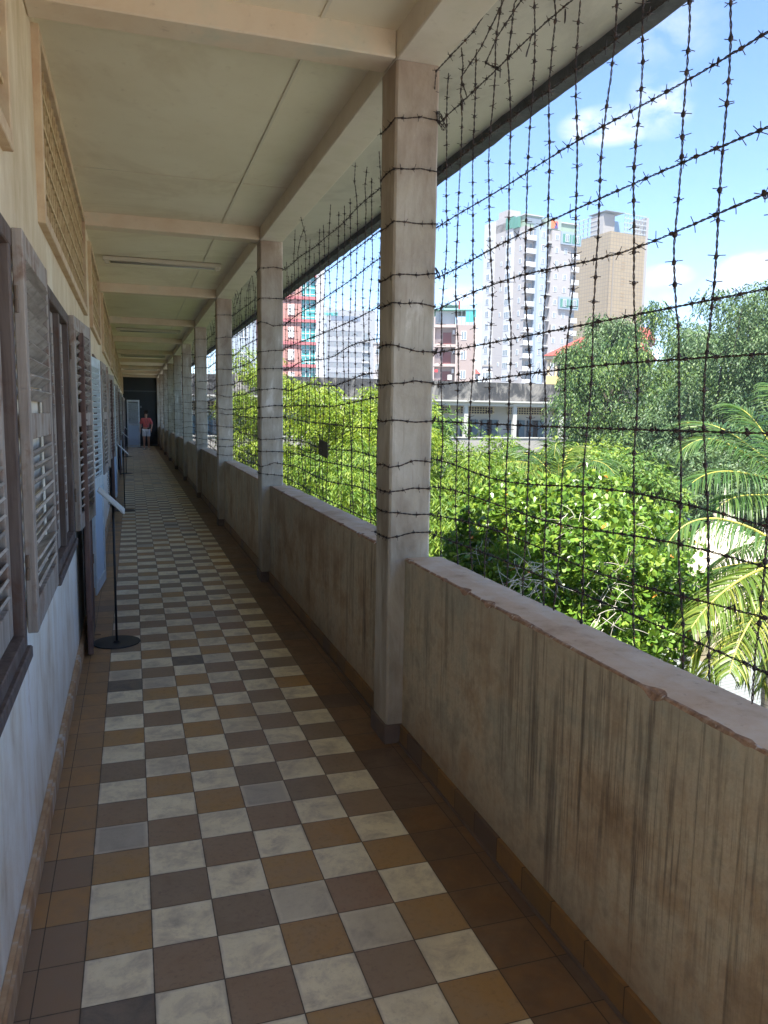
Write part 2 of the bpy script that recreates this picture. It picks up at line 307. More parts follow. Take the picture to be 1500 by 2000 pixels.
class MB:
    def __init__(s): s.V = []; s.F = []; s.I = []
    def add(s, V, F, mi=0):
        b = len(s.V); s.V += [tuple(float(c) for c in v) for v in V]; s.F += [tuple(int(i)+b for i in f) for f in F]; s.I += [mi]*len(F)
    def box(s, x0, x1, y0, y1, z0, z1, mi=0, T=None, skip=''):
        V = [(x0, y0, z0), (x1, y0, z0), (x1, y1, z0), (x0, y1, z0), (x0, y0, z1), (x1, y0, z1), (x1, y1, z1), (x0, y1, z1)]
        F = [(0, 3, 2, 1), (4, 5, 6, 7), (0, 1, 5, 4), (1, 2, 6, 5), (2, 3, 7, 6), (3, 0, 4, 7)]
        if T is not None: V = [tuple(T @ Vector(v)) for v in V]
        s.add(V, F, mi)
    def bbox(s, x0, x1, y0, y1, z0, z1, b=.004, mi=0, T=None):   # box with chamfered edges
        bm = bmesh.new(); bmesh.ops.create_cube(bm, size=1)
        for v in bm.verts: v.co = Vector(((x0+x1)/2+v.co.x*(x1-x0), (y0+y1)/2+v.co.y*(y1-y0), (z0+z1)/2+v.co.z*(z1-z0)))
        bmesh.ops.bevel(bm, geom=bm.edges[:], offset=b, segments=1, affect='EDGES')
        V = [(T @ v.co if T is not None else v.co) for v in bm.verts]; bm.verts.index_update()
        s.add(V, [[v.index for v in f.verts] for f in bm.faces], mi); bm.free()
    def tube(s, P, r, n=6, mi=0, cap=True):
        V, F = tube(P, r, n, cap); s.add(V, F, mi)
    def quad(s, a, b, c, d, mi=0): s.add([a, b, c, d], [(0, 1, 2, 3)], mi)
    def build(s, name, mats, parent=None, smooth=False): return mesh_obj(name, s.V, s.F, mats, parent, s.I, smooth)
def frames(P):
    P = np.asarray(P, float); T = np.gradient(P, axis=0); T /= np.linalg.norm(T, axis=1)[:, None]+1e-12
    ref = np.array([.13, .3, .95]) if abs(T[0][2]) < .8 else np.array([.96, .2, .1])
    N = np.zeros_like(P); n0 = ref
    for i in range(len(P)):
        n0 = n0-T[i]*(n0@T[i]); n0 = n0/(np.linalg.norm(n0)+1e-12); N[i] = n0
    return T, N, np.cross(T, N)
def tube(P, r, n=6, cap=True):
    P = np.asarray(P, float); T, N, B = frames(P); m = len(P); r = np.broadcast_to(np.asarray(r, float), (m,))
    a = np.arange(n)*2*PI/n
    V = (P[:, None, :]+r[:, None, None]*(np.cos(a)[None, :, None]*N[:, None, :]+np.sin(a)[None, :, None]*B[:, None, :])).reshape(-1, 3)
    F = []
    for i in range(m-1):
        for j in range(n):
            k2 = (j+1) % n; F.append((i*n+j, i*n+k2, (i+1)*n+k2, (i+1)*n+j))
    if cap: F.append(tuple(range(n-1, -1, -1))); F.append(tuple((m-1)*n+j for j in range(n)))
    return V, F

# ------------------------------------------------------------------ the corridor shell
YB, YE = -4.4, 37.6
XW, XPI, XPO = -0.20, 1.376, 1.592     # left wall, pillar inner and outer faces
def struct(o): o['kind'] = 'structure'; return o
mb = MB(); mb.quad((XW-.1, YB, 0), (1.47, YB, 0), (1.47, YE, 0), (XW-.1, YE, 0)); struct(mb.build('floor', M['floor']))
# left wall with window, door and vent openings
PER = 8.0
wins = []   # (y0, y1, left leaf open, right leaf open, angle of open right leaf)
doors = []
vents = []
wins += [(-.55, .70, 0, 1, 0), (1.90, 3.13, 0, 1, 4.2)]
for kk in range(5):
    o_ = PER*kk
    if kk < 4: wins += [(6.60+o_, 7.82+o_, 0, 1, 2)]
    if kk < 4: wins += [(9.90+o_, 11.12+o_, 1, 1, 4)]
    if o_+4.1 < 37: doors += [4.12+o_*1.0]
    vents += [(1.74+o_, 5.30+o_), (6.30+o_, 8.52+o_)]
vents = [(-1.7, .74)]+[v_ for v_ in vents if v_[1] < 37.5]
wz = (.86, 2.25); dz = (0, 2.24); vz = (2.50, 3.335)
open_ = [(a, b, *wz) for a, b, *_ in wins]+[(d, d+1.03, *dz) for d in doors]+[(a+.05, b-.05, vz[0]+.04, vz[1]-.04) for a, b in vents]
ys = sorted({YB, YE, *[o[0] for o in open_], *[o[1] for o in open_]}); zs = sorted({0, 3.44, *[o[2] for o in open_], *[o[3] for o in open_]})
mb = MB()
TH = .18
for a, b in zip(ys[:-1], ys[1:]):
    for c0, c1 in zip(zs[:-1], zs[1:]):
        ym, zm = (a+b)/2, (c0+c1)/2
        if any(o[0] < ym < o[1] and o[2] < zm < o[3] for o in open_): continue
        mb.quad((XW, a, c0), (XW, b, c0), (XW, b, c1), (XW, a, c1)); mb.quad((XW-TH, b, c0), (XW-TH, a, c0), (XW-TH, a, c1), (XW-TH, b, c1))
for a, b, c0, c1 in open_:
    mb.quad((XW, a, c0), (XW, a, c1), (XW-TH, a, c1), (XW-TH, a, c0)); mb.quad((XW, b, c1), (XW, b, c0), (XW-TH, b, c0), (XW-TH, b, c1))
    mb.quad((XW, a, c1), (XW, b, c1), (XW-TH, b, c1), (XW-TH, a, c1)); mb.quad((XW, b, c0), (XW, a, c0), (XW-TH, a, c0), (XW-TH, b, c0))
struct(mb.build('wall_left', M['wall']))
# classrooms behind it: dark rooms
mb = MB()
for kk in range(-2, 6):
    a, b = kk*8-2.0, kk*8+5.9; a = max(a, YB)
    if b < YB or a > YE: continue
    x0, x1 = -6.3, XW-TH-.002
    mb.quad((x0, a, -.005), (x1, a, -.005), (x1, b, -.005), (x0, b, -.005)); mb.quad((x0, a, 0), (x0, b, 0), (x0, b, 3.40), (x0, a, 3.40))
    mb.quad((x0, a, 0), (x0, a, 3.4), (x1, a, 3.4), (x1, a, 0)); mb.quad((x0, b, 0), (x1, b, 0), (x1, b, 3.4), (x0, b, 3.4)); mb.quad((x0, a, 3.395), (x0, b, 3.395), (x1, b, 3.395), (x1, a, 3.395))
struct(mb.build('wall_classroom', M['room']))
# skirting of the left wall, broken at the doors
mb = MB(); y = YB
for d in doors+[YE]:
    mb.box(XW+.0015, XW+.028, y, d, 0.002, .085); mb.box(XW+.0015, XW+.018, y, d, .086, .10); y = d+1.03
struct(mb.build('skirting_wall', M['wskirt']))
# ceiling: slab sheets (inside) and outer soffit, mouldy drip edge, roof above
mb = MB(); mb.quad((XW, YB, 3.42), (XW, YE, 3.42), (XPI, YE, 3.42), (XPI, YB, 3.42)); struct(mb.build('ceiling', M['ceil']))
mb = MB(); mb.quad((XPO, YB, 3.42), (XPO, YE+9, 3.42), (2.295, YE+9, 3.42), (2.295, YB, 3.42)); struct(mb.build('soffit', M['soffit']))
mb = MB(); mb.box(-7.0, 2.36, YB, YE+9, 3.52, 3.9); struct(mb.build('roof_slab', M['soffit']))
# drip edge: ragged underside
yy = np.concatenate([np.arange(YB, 12, .05), np.arange(12, YE+9, .4)]); V = []; F = []
for i, y in enumerate(yy):
    j = .010*mnoise.noise(Vector((y*5, 0, 0)))+.006*mnoise.noise(Vector((y*21, 3, 0)))
    j2 = .008*mnoise.noise(Vector((y*7, 9, 0)))
    V += [(2.285+j2, y, 3.425), (2.290+j2, y, 3.368+j), (2.375, y, 3.362+j*.8), (2.385, y, 3.53)]
for i in range(len(yy)-1):
    for a in range(3): F.append((i*4+a, i*4+a+1, i*4+a+5, i*4+a+4))
struct(mesh_obj('eave_edge', V, F, M['mould']))
# cover strip and joint lines
mb = MB(); y = YB
for kk in range(-3, 10):
    a, b = 1.45+kk*4+.18, 1.45+(kk+1)*4
    if b > YE: break
    mb.box(1.014, 1.030, a+.004, b-.004, 3.414, 3.419)
    ym = a+2.47; mb.box(XW+.004, 1.012, ym, ym+.004, 3.4165, 3.419, 1); mb.box(1.032, XPI-.004, ym, ym+.004, 3.4165, 3.419, 1)
    mb.box(XW+.01, XPI-.01, a-.0+.005, a+.009, 3.4170, 3.419, 2)
struct(mb.build('ceiling_cover_strip', [M['strip'], M['beam'], M['frame']]))
# beams
PY = [1.45+4*kk for kk in range(-3, 10)]
for y in PY:
    if y < YB or y > YE: continue
    mb = MB(); mb.bbox(XW+.002, XPI-.002, y, y+.175, 3.302, 3.43, .006); struct(mb.build('ceiling_beam', M['beam']))
mb = MB(); mb.bbox(XPI, XPO, YB, YE, 3.298, 3.45, .006); struct(mb.build('beam_longitudinal', M['lbeam']))
# end wall, coloured near black as the shade of an unlit opening, and transom
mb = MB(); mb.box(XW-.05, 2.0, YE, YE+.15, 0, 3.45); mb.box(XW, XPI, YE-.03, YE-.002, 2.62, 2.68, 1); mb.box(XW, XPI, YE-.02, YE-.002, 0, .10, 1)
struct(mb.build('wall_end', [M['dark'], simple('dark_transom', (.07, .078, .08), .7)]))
mb = MB(); mb.box(-7, XW, YB-.2, YB, 0, 3.5); struct(mb.build('wall_back', M['wall']))
mb = MB(); mb.box(.58, .66, YE-.05, YE-.032, 1.84, 1.94)
o = mb.build('wall_plate', simple('grey_plate', (.16, .17, .16))); tag(o, 'small grey switch plate on the dark end wall above and left of the walking person', 'plate')
# slab edge of our floor
mb = MB(); mb.box(-7, 1.80, YB, YE+9, -.35, -.01); struct(mb.build('floor_slab', M['soffit']))
mb = MB(); mb.box(-7, 1.68, YB, YE+9, -7.2, -.36); struct(mb.build('wall_lower_storeys', M['soffit']))

# unseen sunlit slab with low wall, added to bounce light into the corridor
mb = MB(); mb.box(-6, 5.5, YB-9, YB-.01, -.35, -.012); struct(mb.build('bounce_slab', simple('bounce_slab_screed', (.60, .57, .50), .9, .2, .08)))
mb = MB(); mb.box(-6, 5.5, YB-9.2, YB-9.01, -.35, .95); mb.box(5.3, 5.5, YB-9, YB-.3, -.011, .95); struct(mb.build('bounce_slab_rim', M['soffit']))
# pillars
ordn = ['first', 'second', 'third', 'fourth', 'fifth', 'sixth', 'seventh', 'eighth', 'ninth', 'tenth']
def make_pillar(y, seed, fine):
    t = empty('pillar', (0, y, 0))
    n = 60 if fine else 8; V = []; F = []; b = .010
    sec = [(XPI+b, 0), (XPO-b, 0), (XPO, b), (XPO, .22-b), (XPO-b, .22), (XPI+b, .22), (XPI, .22-b), (XPI, b)]
    cx, cy = (XPI+XPO)/2, .11
    for i in range(n+1):
        z = .1+i/n*(3.297-.1)
        for j, (x, yy_) in enumerate(sec):
            q = .0022*mnoise.noise(Vector((x*30+seed, yy_*30, z*9)))+.003*mnoise.noise(Vector((x*7+seed, yy_*7, z*1.3))) if fine else 0
            V.append((x+(x-cx)*q*8, yy_+(yy_-cy)*q*8, z))
    for i in range(n):
        for j in range(8):
            k2 = (j+1) % 8; F.append((i*8+j, i*8+k2, (i+1)*8+k2, (i+1)*8+j))
    F.append(tuple(range(7, -1, -1)))
    mesh_obj('shaft', V, F, M['pillar'], t)
    mb = MB(); mb.bbox(XPI-.012, 1.462, -.012, .232, 0.0, .099, .003); mb.build('skirting', M['pskirt'], t)
    return t
ip = 0
for kk, y in enumerate(PY):
    if y < -3 or y > YE: continue
    t = make_pillar(y, kk*3.1, y < 10)
    if y < 0: tag(t, 'concrete pillar behind the camera, outside the picture', 'pillar', 'pillars along the parapet')
    else:
        lab = 'large concrete pillar nearest the camera, brown paint left at its head, wires wound round it' if ip == 0 else '%s concrete pillar from the camera along the parapet' % ordn[ip]
        if ip == 9: lab = 'farthest concrete pillar beside the dark end wall'
        tag(t, lab, 'pillar', 'pillars along the parapet'); ip += 1

# parapet: swept section with a chipped inner arris
def parapet(y0, y1, step):
    yy = np.arange(y0, y1+1e-6, step); yy[-1] = y1; V = []; F = []; I = []
    zt = .962
    for y in yy:
        c1 = mnoise.noise(Vector((y*2.2, 5, 0))); c2 = mnoise.noise(Vector((y*9, 1, 2))); c3 = mnoise.noise(Vector((y*31, 4, 7)))
        chip = max(.002, .002+.016*max(0, c1)+.055*max(0, c2-.14)+.006*c3); chip = min(chip, .045)
        dz_ = max(.004, chip*.75); w_ = .0015*c3
        o1 = mnoise.noise(Vector((y*3.1, 8, 1))); ox = 1.672+.010*o1+.005*mnoise.noise(Vector((y*19, 8, 3)))
        top = zt+.002*c1
        V += [(1.462+w_, y, .0), (1.462+w_, y, .5), (1.462+w_, y, top-dz_-.004), (1.462+.003+chip*.35, y, top-dz_*.45), (1.462+.006+chip, y, top), (1.56, y, top+.002), (ox-.012, y, top-.001), (ox, y, top-.012), (ox, y, .0)]
    m = 9
    for i in range(len(yy)-1):
        for a in range(m-1):
            F.append((i*m+a, (i+1)*m+a, (i+1)*m+a+1, i*m+a+1)); I.append(0 if a < 2 else 2 if a in (2, 3) else 1 if a < 7 else 0)
    F.append(tuple(range(m-1, -1, -1))); I.append(0); F.append(tuple((len(yy)-1)*m+a for a in range(m))); I.append(0)
    return V, F, I
for kk, y in enumerate(PY[:-1]):
    if y+4 > YE+4 or y < -7: continue
    a, b = y+.222, y+3.998
    if a > YE: continue
    b = min(b, YE)
    t = empty('parapet_wall', (0, 0, 0)); near = a < 6
    V, F, I = parapet(a, b, .02 if a < 5 else .08)
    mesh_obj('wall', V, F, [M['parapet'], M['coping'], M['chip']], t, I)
    mb = MB(); mb.box(1.4460, 1.4605, a, b, .001, .098); mb.box(1.437, 1.4455, a, b, .0015, .012, 1); mb.build('skirting', [M['skirt'], M['pskirt']], t)
    q = int(round((y-1.45)/4))
    if q < -1: lab = 'stained parapet wall behind the camera, outside the picture'
    elif q == -1: lab = 'nearest stained parapet wall at lower right, with dark rain runs and a chipped edge'
    else: lab = 'stained parapet wall between the %s and %s pillar from the camera' % (ordn[q], ordn[min(q+1, 9)])
    if q == 9: lab = 'short end of parapet wall beside the dark end wall'
    tag(t, lab, 'parapet', 'parapet walls between the pillars')

# ------------------------------------------------------------------ shutters, doors, vents, fittings on the left wall
def leaf_parts(w_, h_, th=.034, pale=False, broken=0, mid=True, panel_h=0.0, seed=0):
    """leaf in local coords: hinge at y=0, runs to y=w_, thickness 0..th in x, z from 0"""
    rr = random.Random(seed)
    f = MB(); sw, rt, rb = .062, .085, .105
    f.bbox(0, th, 0, sw, 0, h_, .003); f.bbox(0, th, w_-sw, w_, 0, h_, .003)
    f.bbox(.001, th-.001, sw+.001, w_-sw-.001, h_-rt, h_-.001, .002); f.bbox(.001, th-.001, sw+.001, w_-sw-.001, .001, rb, .002)
    z0 = rb
    if panel_h: f.bbox(.001, th-.001, sw+.001, w_-sw-.001, panel_h, panel_h+.10, .002); z0 = panel_h+.10
    zm = z0+(h_-rt-z0)*.52
    if mid: f.bbox(.003, th-.003, sw+.001, w_-sw-.001, zm-.045, zm+.045, .002)
    s = MB(); z = z0+.03
    while z < h_-rt-.02:
        if not (mid and abs(z-zm) < .062):
            L = .052; ang = R(42)
            if broken and rr.random() < broken: ang += R(rr.uniform(-22, 25))
            dx, dzz = L/2*math.cos(ang), L/2*math.sin(ang); cx = th/2; tk = .0045; sag = rr.uniform(-.004, .004)
            nx, nzz = -math.sin(ang)*tk, math.cos(ang)*tk
            V = []
            for y, dd in ((sw+.002, sag), (w_-sw-.002, -sag)):
                for (a, b) in ((-1, -1), (1, -1), (1, 1), (-1, 1)):
                    V.append((cx+a*dx+b*nx, y, z+a*dzz+b*nzz+dd))
            s.add(V, [(0, 1, 2, 3), (7, 6, 5, 4), (0, 4, 5, 1), (1, 5, 6, 2), (2, 6, 7, 3), (3, 7, 4, 0)])
        z += .053
    p = None
    if panel_h:
        p = MB(); p.bbox(.010, th-.010, sw+.002, w_-sw-.002, rb+.002, panel_h-.002, .002)
    return f, s, p
def hinge_mb(x, y, zz):
    m = MB()
    for z in zz:
        for a, b in ((0, .042), (.045, .087)):
            m.tube([(x, y, z+a), (x, y, z+b)], .007, 8)
        m.box(x-.002, x+.002, y, y+.03, z+.003, z+.084)
    return m
def build_leaf(parent, name, w_, h_, T, mats, seed, broken=0, panel_h=0.0, hinge=True, mid=True):
    f, s, p = leaf_parts(w_, h_, broken=broken, panel_h=panel_h, seed=seed, mid=mid)
    lf = f.build(name, mats[0], parent); lf.matrix_local = T
    s.build('slats', mats[1], lf)
    if p: p.build('panel', mats[2], lf)
    if hinge: hinge_mb(.010, -.012, (h_*.14, h_*.80)).build('hinge', M['hinge'], lf)
    return lf
wl = ['nearest window at the left edge, its weathered right shutter folded back on the wall',
      'second window from the camera, its right shutter swung out beside the first door']
for i, (a, b, lo, ro, ang) in enumerate(wins):
    t = empty('shuttered_window', (XW, a, 0))
    W = b-a; z0, z1 = wz; H = z1-z0
    f = MB(); fw = .055; px = .016
    f.bbox(-.10, px, 0, fw, z0, z1, .004); f.bbox(-.10, px, W-fw, W, z0, z1, .004)
    f.bbox(-.10, px+.002, .0-.01, W+.01, z1-.055, z1+.008, .004); f.bbox(-.10, px, fw, W-fw, z0, z0+.05, .004)
    f.bbox(-.098, px-.004, W/2-.03, W/2+.03, z0+.051, z1-.056, .003)
    f.build('frame', M['frame'], t)
    s = MB(); s.bbox(-.02, .030, -.02, W+.02, z0-.045, z0-.001, .005); s.build('sill', M['frame'], t)
    lw = W/2-.01; lh = H-.115; far = i > 3
    for sd_ in (0, 1):   # the inner closed leaves
        T = Matrix.Translation((-.052, fw+.004 if sd_ == 0 else W/2+.033, z0+.056))
        build_leaf(t, 'shutter', W/2-.03-fw-.008, lh, T, (M['shutter'], M['slat']), i*7+sd_, .04, hinge=False)
    ow = .60 if i != 0 else .80
    ow = .80
    if ro:
        T = Matrix.Translation((.016, W+.018, z0+.04)) @ Matrix.Rotation(-R(ang), 4, 'Z')
        build_leaf(t, 'shutter', ow, H-.03, T, (M['shutter'], M['slat']), i*7+3, .25 if i == 0 else .1)
    if lo:
        T = Matrix.Translation((.016+.036, -.018, z0+.04)) @ Matrix.Rotation(PI+R(3), 4, 'Z')
        build_leaf(t, 'shutter', .78, H-.03, T, (M['shutter'], M['slat']), i*7+4, .1)
    lab = wl[i] if i < 2 else '%s shuttered window from the camera along the left wall' % (ordn[i] if i < 10 else 'last')
    tag(t, lab, 'window', 'shuttered windows of the left wall')
for i, d in enumerate(doors):
    t = empty('louvred_door', (XW, d, 0))
    f = MB(); f.bbox(-.12, .018, 0, .06, 0, 2.24, .004); f.bbox(-.12, .018, .97, 1.03, 0, 2.24, .004); f.bbox(-.12, .020, .061, .969, 2.18, 2.24, .004); f.build('frame', M['frame'], t)
    # brown leaf folded back towards the camera, its free stile and lock facing us
    L = .76
    T = Matrix.Translation((.070, -.005, .012)) @ Matrix.Rotation(PI+R(1.5), 4, 'Z')
    lf = build_leaf(t, 'door_leaf', L, 2.16, T, (M['doorbrown'], M['doorbrown'], M['doorbrown']), 50+i, .0, 1.0, mid=False)
    hb = MB(); hb.tube([(-.006, L-.03, .13), (-.035, L-.03, .13), (-.05, L-.03, .128)], .004, 6); hb.tube([(-.004, L-.03, .10), (-.004, L-.03, .24)], .005, 6); hb.box(-.006, .0, L-.045, L-.015, .11, .19); hb.build('bolt', M['hinge'], lf)
    T = Matrix.Translation((.010, 1.05, .012)) @ Matrix.Rotation(-R(4.5 if i == 0 else 3), 4, 'Z')
    build_leaf(t, 'door_leaf', .72, 2.14, T, (M['pale'], M['pale'], M['palepanel']), 60+i, .0, .95, mid=False)
    tag(t, '%s louvred door from the camera with one brown leaf and one pale blue leaf folded back' % ordn[i], 'door', 'louvred doors of the left wall')
# pale blue leaf standing out across the corridor near the far end
t = empty('pale_door', (0, 36.2, 0), 0)
f, s, p = leaf_parts(.56, 2.2, panel_h=1.02, seed=90, mid=False)
T = Matrix.Translation((-.02, 0, 0)) @ Matrix.Rotation(R(-90), 4, 'Z')
for nm, mm, mt in (('frame', f, M['pale']), ('slats', s, M['pale']), ('panel', p, M['palepanel'])):
    o = mm.build(nm, mt, t); o.matrix_local = T
tag(t, 'tall pale blue louvred door leaf standing open across the far end of the corridor', 'door')
# vent grilles
def grille(a, b):
    t = empty('vent_grille', (XW, a, 0)); W = b-a; z0, z1 = vz
    f = MB(); px = .034; fw = .05
    f.bbox(-.03, px, 0, fw, z0, z1, .003); f.bbox(-.03, px, W-fw, W, z0, z1, .003); f.bbox(-.03, px, fw, W-fw, z1-fw, z1, .003); f.bbox(-.03, px, fw, W-fw, z0, z0+fw, .003)
    f.build('frame', M['ventframe'], t)
    g = MB(); nc = max(2, int(round((W-2*fw)/.118))); nr = 5
    cy = (W-2*fw)/nc; cz = (z1-z0-2*fw)/nr
    for i in range(1, nc): y = fw+i*cy+random.uniform(-.003, .003); g.box(-.055, .012, y-.008, y+.008, z0+fw-.01, z1-fw+.01)
    for j in range(1, nr):
        z = z0+fw+j*cz; g.box(-.050, .017, fw-.005, W-fw+.005, z-.009, z+.009)
    g.build('lattice', M['vent'], t)
    return t
for i, (a, b) in enumerate(vents):
    t = grille(a, b)
    lab = ['vent grille cut by the left edge of the picture, above the nearest window', 'long lattice vent grille above the second window and first door', 'short lattice vent grille just past the second ceiling beam'][i] if i < 3 else '%s lattice vent grille from the camera high on the left wall' % (ordn[i] if i < 10 else 'last')
    tag(t, lab, 'vent grille', 'vent grilles under the ceiling')
# fluorescent fittings
for i in range(4):
    y = 7.46+8*i
    t = empty('ceiling_light', (.57, y, 3.42))
    m = MB(); m.bbox(-.66, .66, -.035, .035, -.055, -.005, .006); m.build('housing', M['lamp'], t)
    m = MB(); m.tube([(-.58, 0, -.067), (.58, 0, -.067)], .011, 10); m.build('tube', M['lampgrey'], t, True)
    for xs0 in (-.64, .59):
        m = MB(); m.box(xs0, xs0+.05, -.02, .02, -.085, -.056); m.build('socket', M['lamp'], t)
    tag(t, '%s long unlit fluorescent light under the ceiling, counted from the camera' % ordn[i], 'ceiling light', 'fluorescent lights of the corridor')
# chain hanging by the window shutters
def chain(p, n, s=.028):
    V = []; F = []
    mb = MB()
    for i in range(n):
        P = []
        for a in np.linspace(0, 2*PI, 13):
            x, z = .35*s*math.cos(a), .62*s*math.sin(a)
            P.append((x, 0, z) if i % 2 else (0, x, z))
        P = np.array(P)+np.array([p[0], p[1], p[2]-i*s*.95]); mb.tube(P, s*.11, 5, cap=False)
    return mb
cp = (-.135, 8.78, 1.0); o = chain(cp, 22).build('chain', M['chain']); tag(o, 'thin iron chain hanging below the shutters of the third window', 'chain')
# information stands
def stand():
    t = empty('information_stand', (.035, 3.65, 0))
    m = MB(); n = 48
    for r0, z0, r1, z1 in ((.162, 0, .165, .003), (.165, .003, .163, .008)):
        V = [(r0*math.cos(i*2*PI/n), r0*math.sin(i*2*PI/n), z0) for i in range(n)]+[(r1*math.cos(i*2*PI/n), r1*math.sin(i*2*PI/n), z1) for i in range(n)]
        m.add(V, [(i, (i+1) % n, n+(i+1) % n, n+i) for i in range(n)])
    V = [(.163*math.cos(i*2*PI/n), .163*math.sin(i*2*PI/n), .008) for i in range(n)]; m.add(V, [tuple(range(n))]); m.tube([(0, 0, .008), (0, 0, .016)], .02, 16)
    m.build('base', M['black'], t)
    m = MB(); m.tube([(0, 0, .008), (0, 0, 1.02)], .0085, 12); m.build('pole', M['black'], t, True)
    T = Matrix.Translation((-.005, .03, 1.035)) @ Matrix.Rotation(R(44), 4, 'Y')
    m = MB(); m.bbox(-.125, .115, -.15, .15, -.006, .004, .002, T=T); m.box(-.07, .07, -.05, .05, -.012, -.007, 1, T=T); m.build('panel', [M['panel'], M['black']], t)
    m = MB(); m.box(-.105, .095, -.13, .13, .0045, .0055, T=T); m.build('sheet', simple('faded_print', (.40, .41, .40), .4, .5, .3, 40, 0), t)
    return t
def copy_tree(o, parent=None):
    c = o.copy(); C.objects.link(c); c.parent = parent
    for ch in list(o.children): copy_tree(ch, c)
    return c
s0 = stand()
st_lab = ['black information stand nearest the camera, round base on the tiles, tilted grey panel', 'second information stand from the camera beside the left wall', 'third information stand from the camera beside the left wall', 'fourth information stand from the camera beside the left wall', 'farthest information stand, small, in front of the pale blue door']
for i, y in enumerate((3.65, 11.6, 19.86, 28.1, 35.9)):
    s_ = s0 if i == 0 else copy_tree(s0)
    s_.location = ((.035, y, 0), (.032, y, 0), (.01, y, 0), (-.01, y, 0), (.56, y, 0))[i]
    tag(s_, st_lab[i], 'information stand', 'information stands along the corridor')

# ------------------------------------------------------------------ barbed wire
def strand_mesh(P, lod=0, barb=.088, seed=0, rw=.0017):
    rr = random.Random(seed); P = np.asarray(P, float)
    d = np.r_[0, np.cumsum(np.linalg.norm(np.diff(P, axis=0), axis=1))]; L = d[-1]
    step = (.0075, .02, .06, .12)[lod]; n = max(3, int(L/step)); s = np.linspace(0, L, n)
    Q = np.stack([np.interp(s, d, P[:, i]) for i in range(3)], 1)
    if lod < 2:
        kx = .0014; Q = Q+kx*np.stack([np.array([mnoise.noise(Vector((seed*3.3+q*25, a, seed))) for q in s]) for a in (0., 5., 9.)], 1)
    V = []; F = []; b = 0
    def put(v, f):
        nonlocal b
        V.append(v); F.extend([tuple(x+b for x in q) for q in f]); b += len(v)
    T, N, B = frames(Q)
    if lod == 0:
        ph = s*2*PI/.052+rr.uniform(0, 6)
        for o_ in (0, PI):
            off = rw*1.15*(np.cos(ph+o_)[:, None]*N+np.sin(ph+o_)[:, None]*B)
            put(*tube(Q+off, rw, 4, False))
    elif lod == 1:
        ph = s*2*PI/.05
        put(*tube(Q, rw*1.7+rw*.3*np.cos(ph*2), 4, False))
    else: put(*tube(Q, rw*(1.9 if lod == 2 else 2.0), 3, False))
    x = rr.uniform(.01, barb)
    while x < L-.005:
        i = int(np.searchsorted(s, x)); i = min(max(i, 0), n-1)
        c, t, nn, bb = Q[i], T[i], N[i], B[i]
        a0 = rr.uniform(0, PI); hl = rr.uniform(.015, .024)
        if lod <= 1:
            zz = np.linspace(-.0075, .0075, 4); put(*tube(c+t*zz[:, None], np.array([.6, 1, 1, .6])*rw*rr.uniform(2.6, 4.0), 6 if lod == 0 else 4, True))
        for q in range(2 if lod < 3 else 1):
            a = a0+q*(PI/2+rr.uniform(-.5, .5)); e = math.cos(a)*nn+math.sin(a)*bb; tt = t*rr.uniform(-.4, .4)
            o2 = c+t*(.003 if q else -.003)
            p0, p1 = o2+(e+tt)*hl, o2-(e-tt*.6)*hl*rr.uniform(.8, 1.15)
            put(*tube([p0, o2+e*.003, p1] if lod < 2 else [p0, p1], rw*.80 if lod < 2 else rw*1.2, 3, True))
        x += barb*rr.choice([rr.uniform(.62, .9), rr.uniform(.85, 1.15), rr.uniform(.95, 1.4)])
    return np.concatenate(V), F
def strand(name, P, parent, lod, seed, barb=.088, extra=None):
    V, F = strand_mesh(P, lod, barb, seed)
    for q in extra or []:
        b = len(V); V = np.concatenate([V, np.array(q.V)]); F = F+[tuple(x+b for x in f) for f in q.F]
    return mesh_obj(name, V, F, M['wire'], parent, smooth=lod == 0)
def knot(parent, p, r=.02, seed=0, turns=2.5):
    rr = random.Random(seed); P = []
    ax = rr.uniform(0, PI)
    for i in range(int(turns*12)):
        a = i*2*PI/12; q = r*(.7+.3*math.sin(i*.9))
        P.append((p[0]+q*.5*math.sin(a*1.0+ax), p[1]+q*math.cos(a), p[2]+q*math.sin(a)*.9+.004*math.sin(i)))
    mb = MB(); mb.tube(P, .0018, 4); return mb
XN = 1.602
HZ = [3.05, 2.82, 2.58, 2.35, 2.20, 1.98, 1.83, 1.645, 1.44, 1.31, 1.185, 1.09]
def wrap(parent, y, z, seed, lod, dzv=0.0):   # the wire's turn round a pillar
    e = .004; rr = random.Random(seed)
    P = [(XPO+e, y+.11, z), (XPO+e, y-e, z+rr.uniform(-.005, .005)), (1.50, y-e, z+rr.uniform(-.012, .012)), (1.43, y-e, z+dzv*.6), (XPI-e, y-e, z+dzv), (XPI-e, y+.11, z+dzv+rr.uniform(-.01, .01)), (XPI-e, y+.224, z+dzv), (1.48, y+.224, z+dzv*.5), (XPO+e, y+.224, z), (XPO+e, y+.12, z)]
    # round the run so that it stays just off the plaster
    return strand('wire_loop', P, parent, lod, seed, .075)
random.seed(5)
big_knots = [(1.45, 3.055, .045), (1.20, 3.04, .028), (.83, 3.03, .02), (.60, 3.02, .026), (.34, 3.02, .022), (1.45, 2.355, .03), (1.46, 1.65, .022), (1.46, 1.98, .024)]
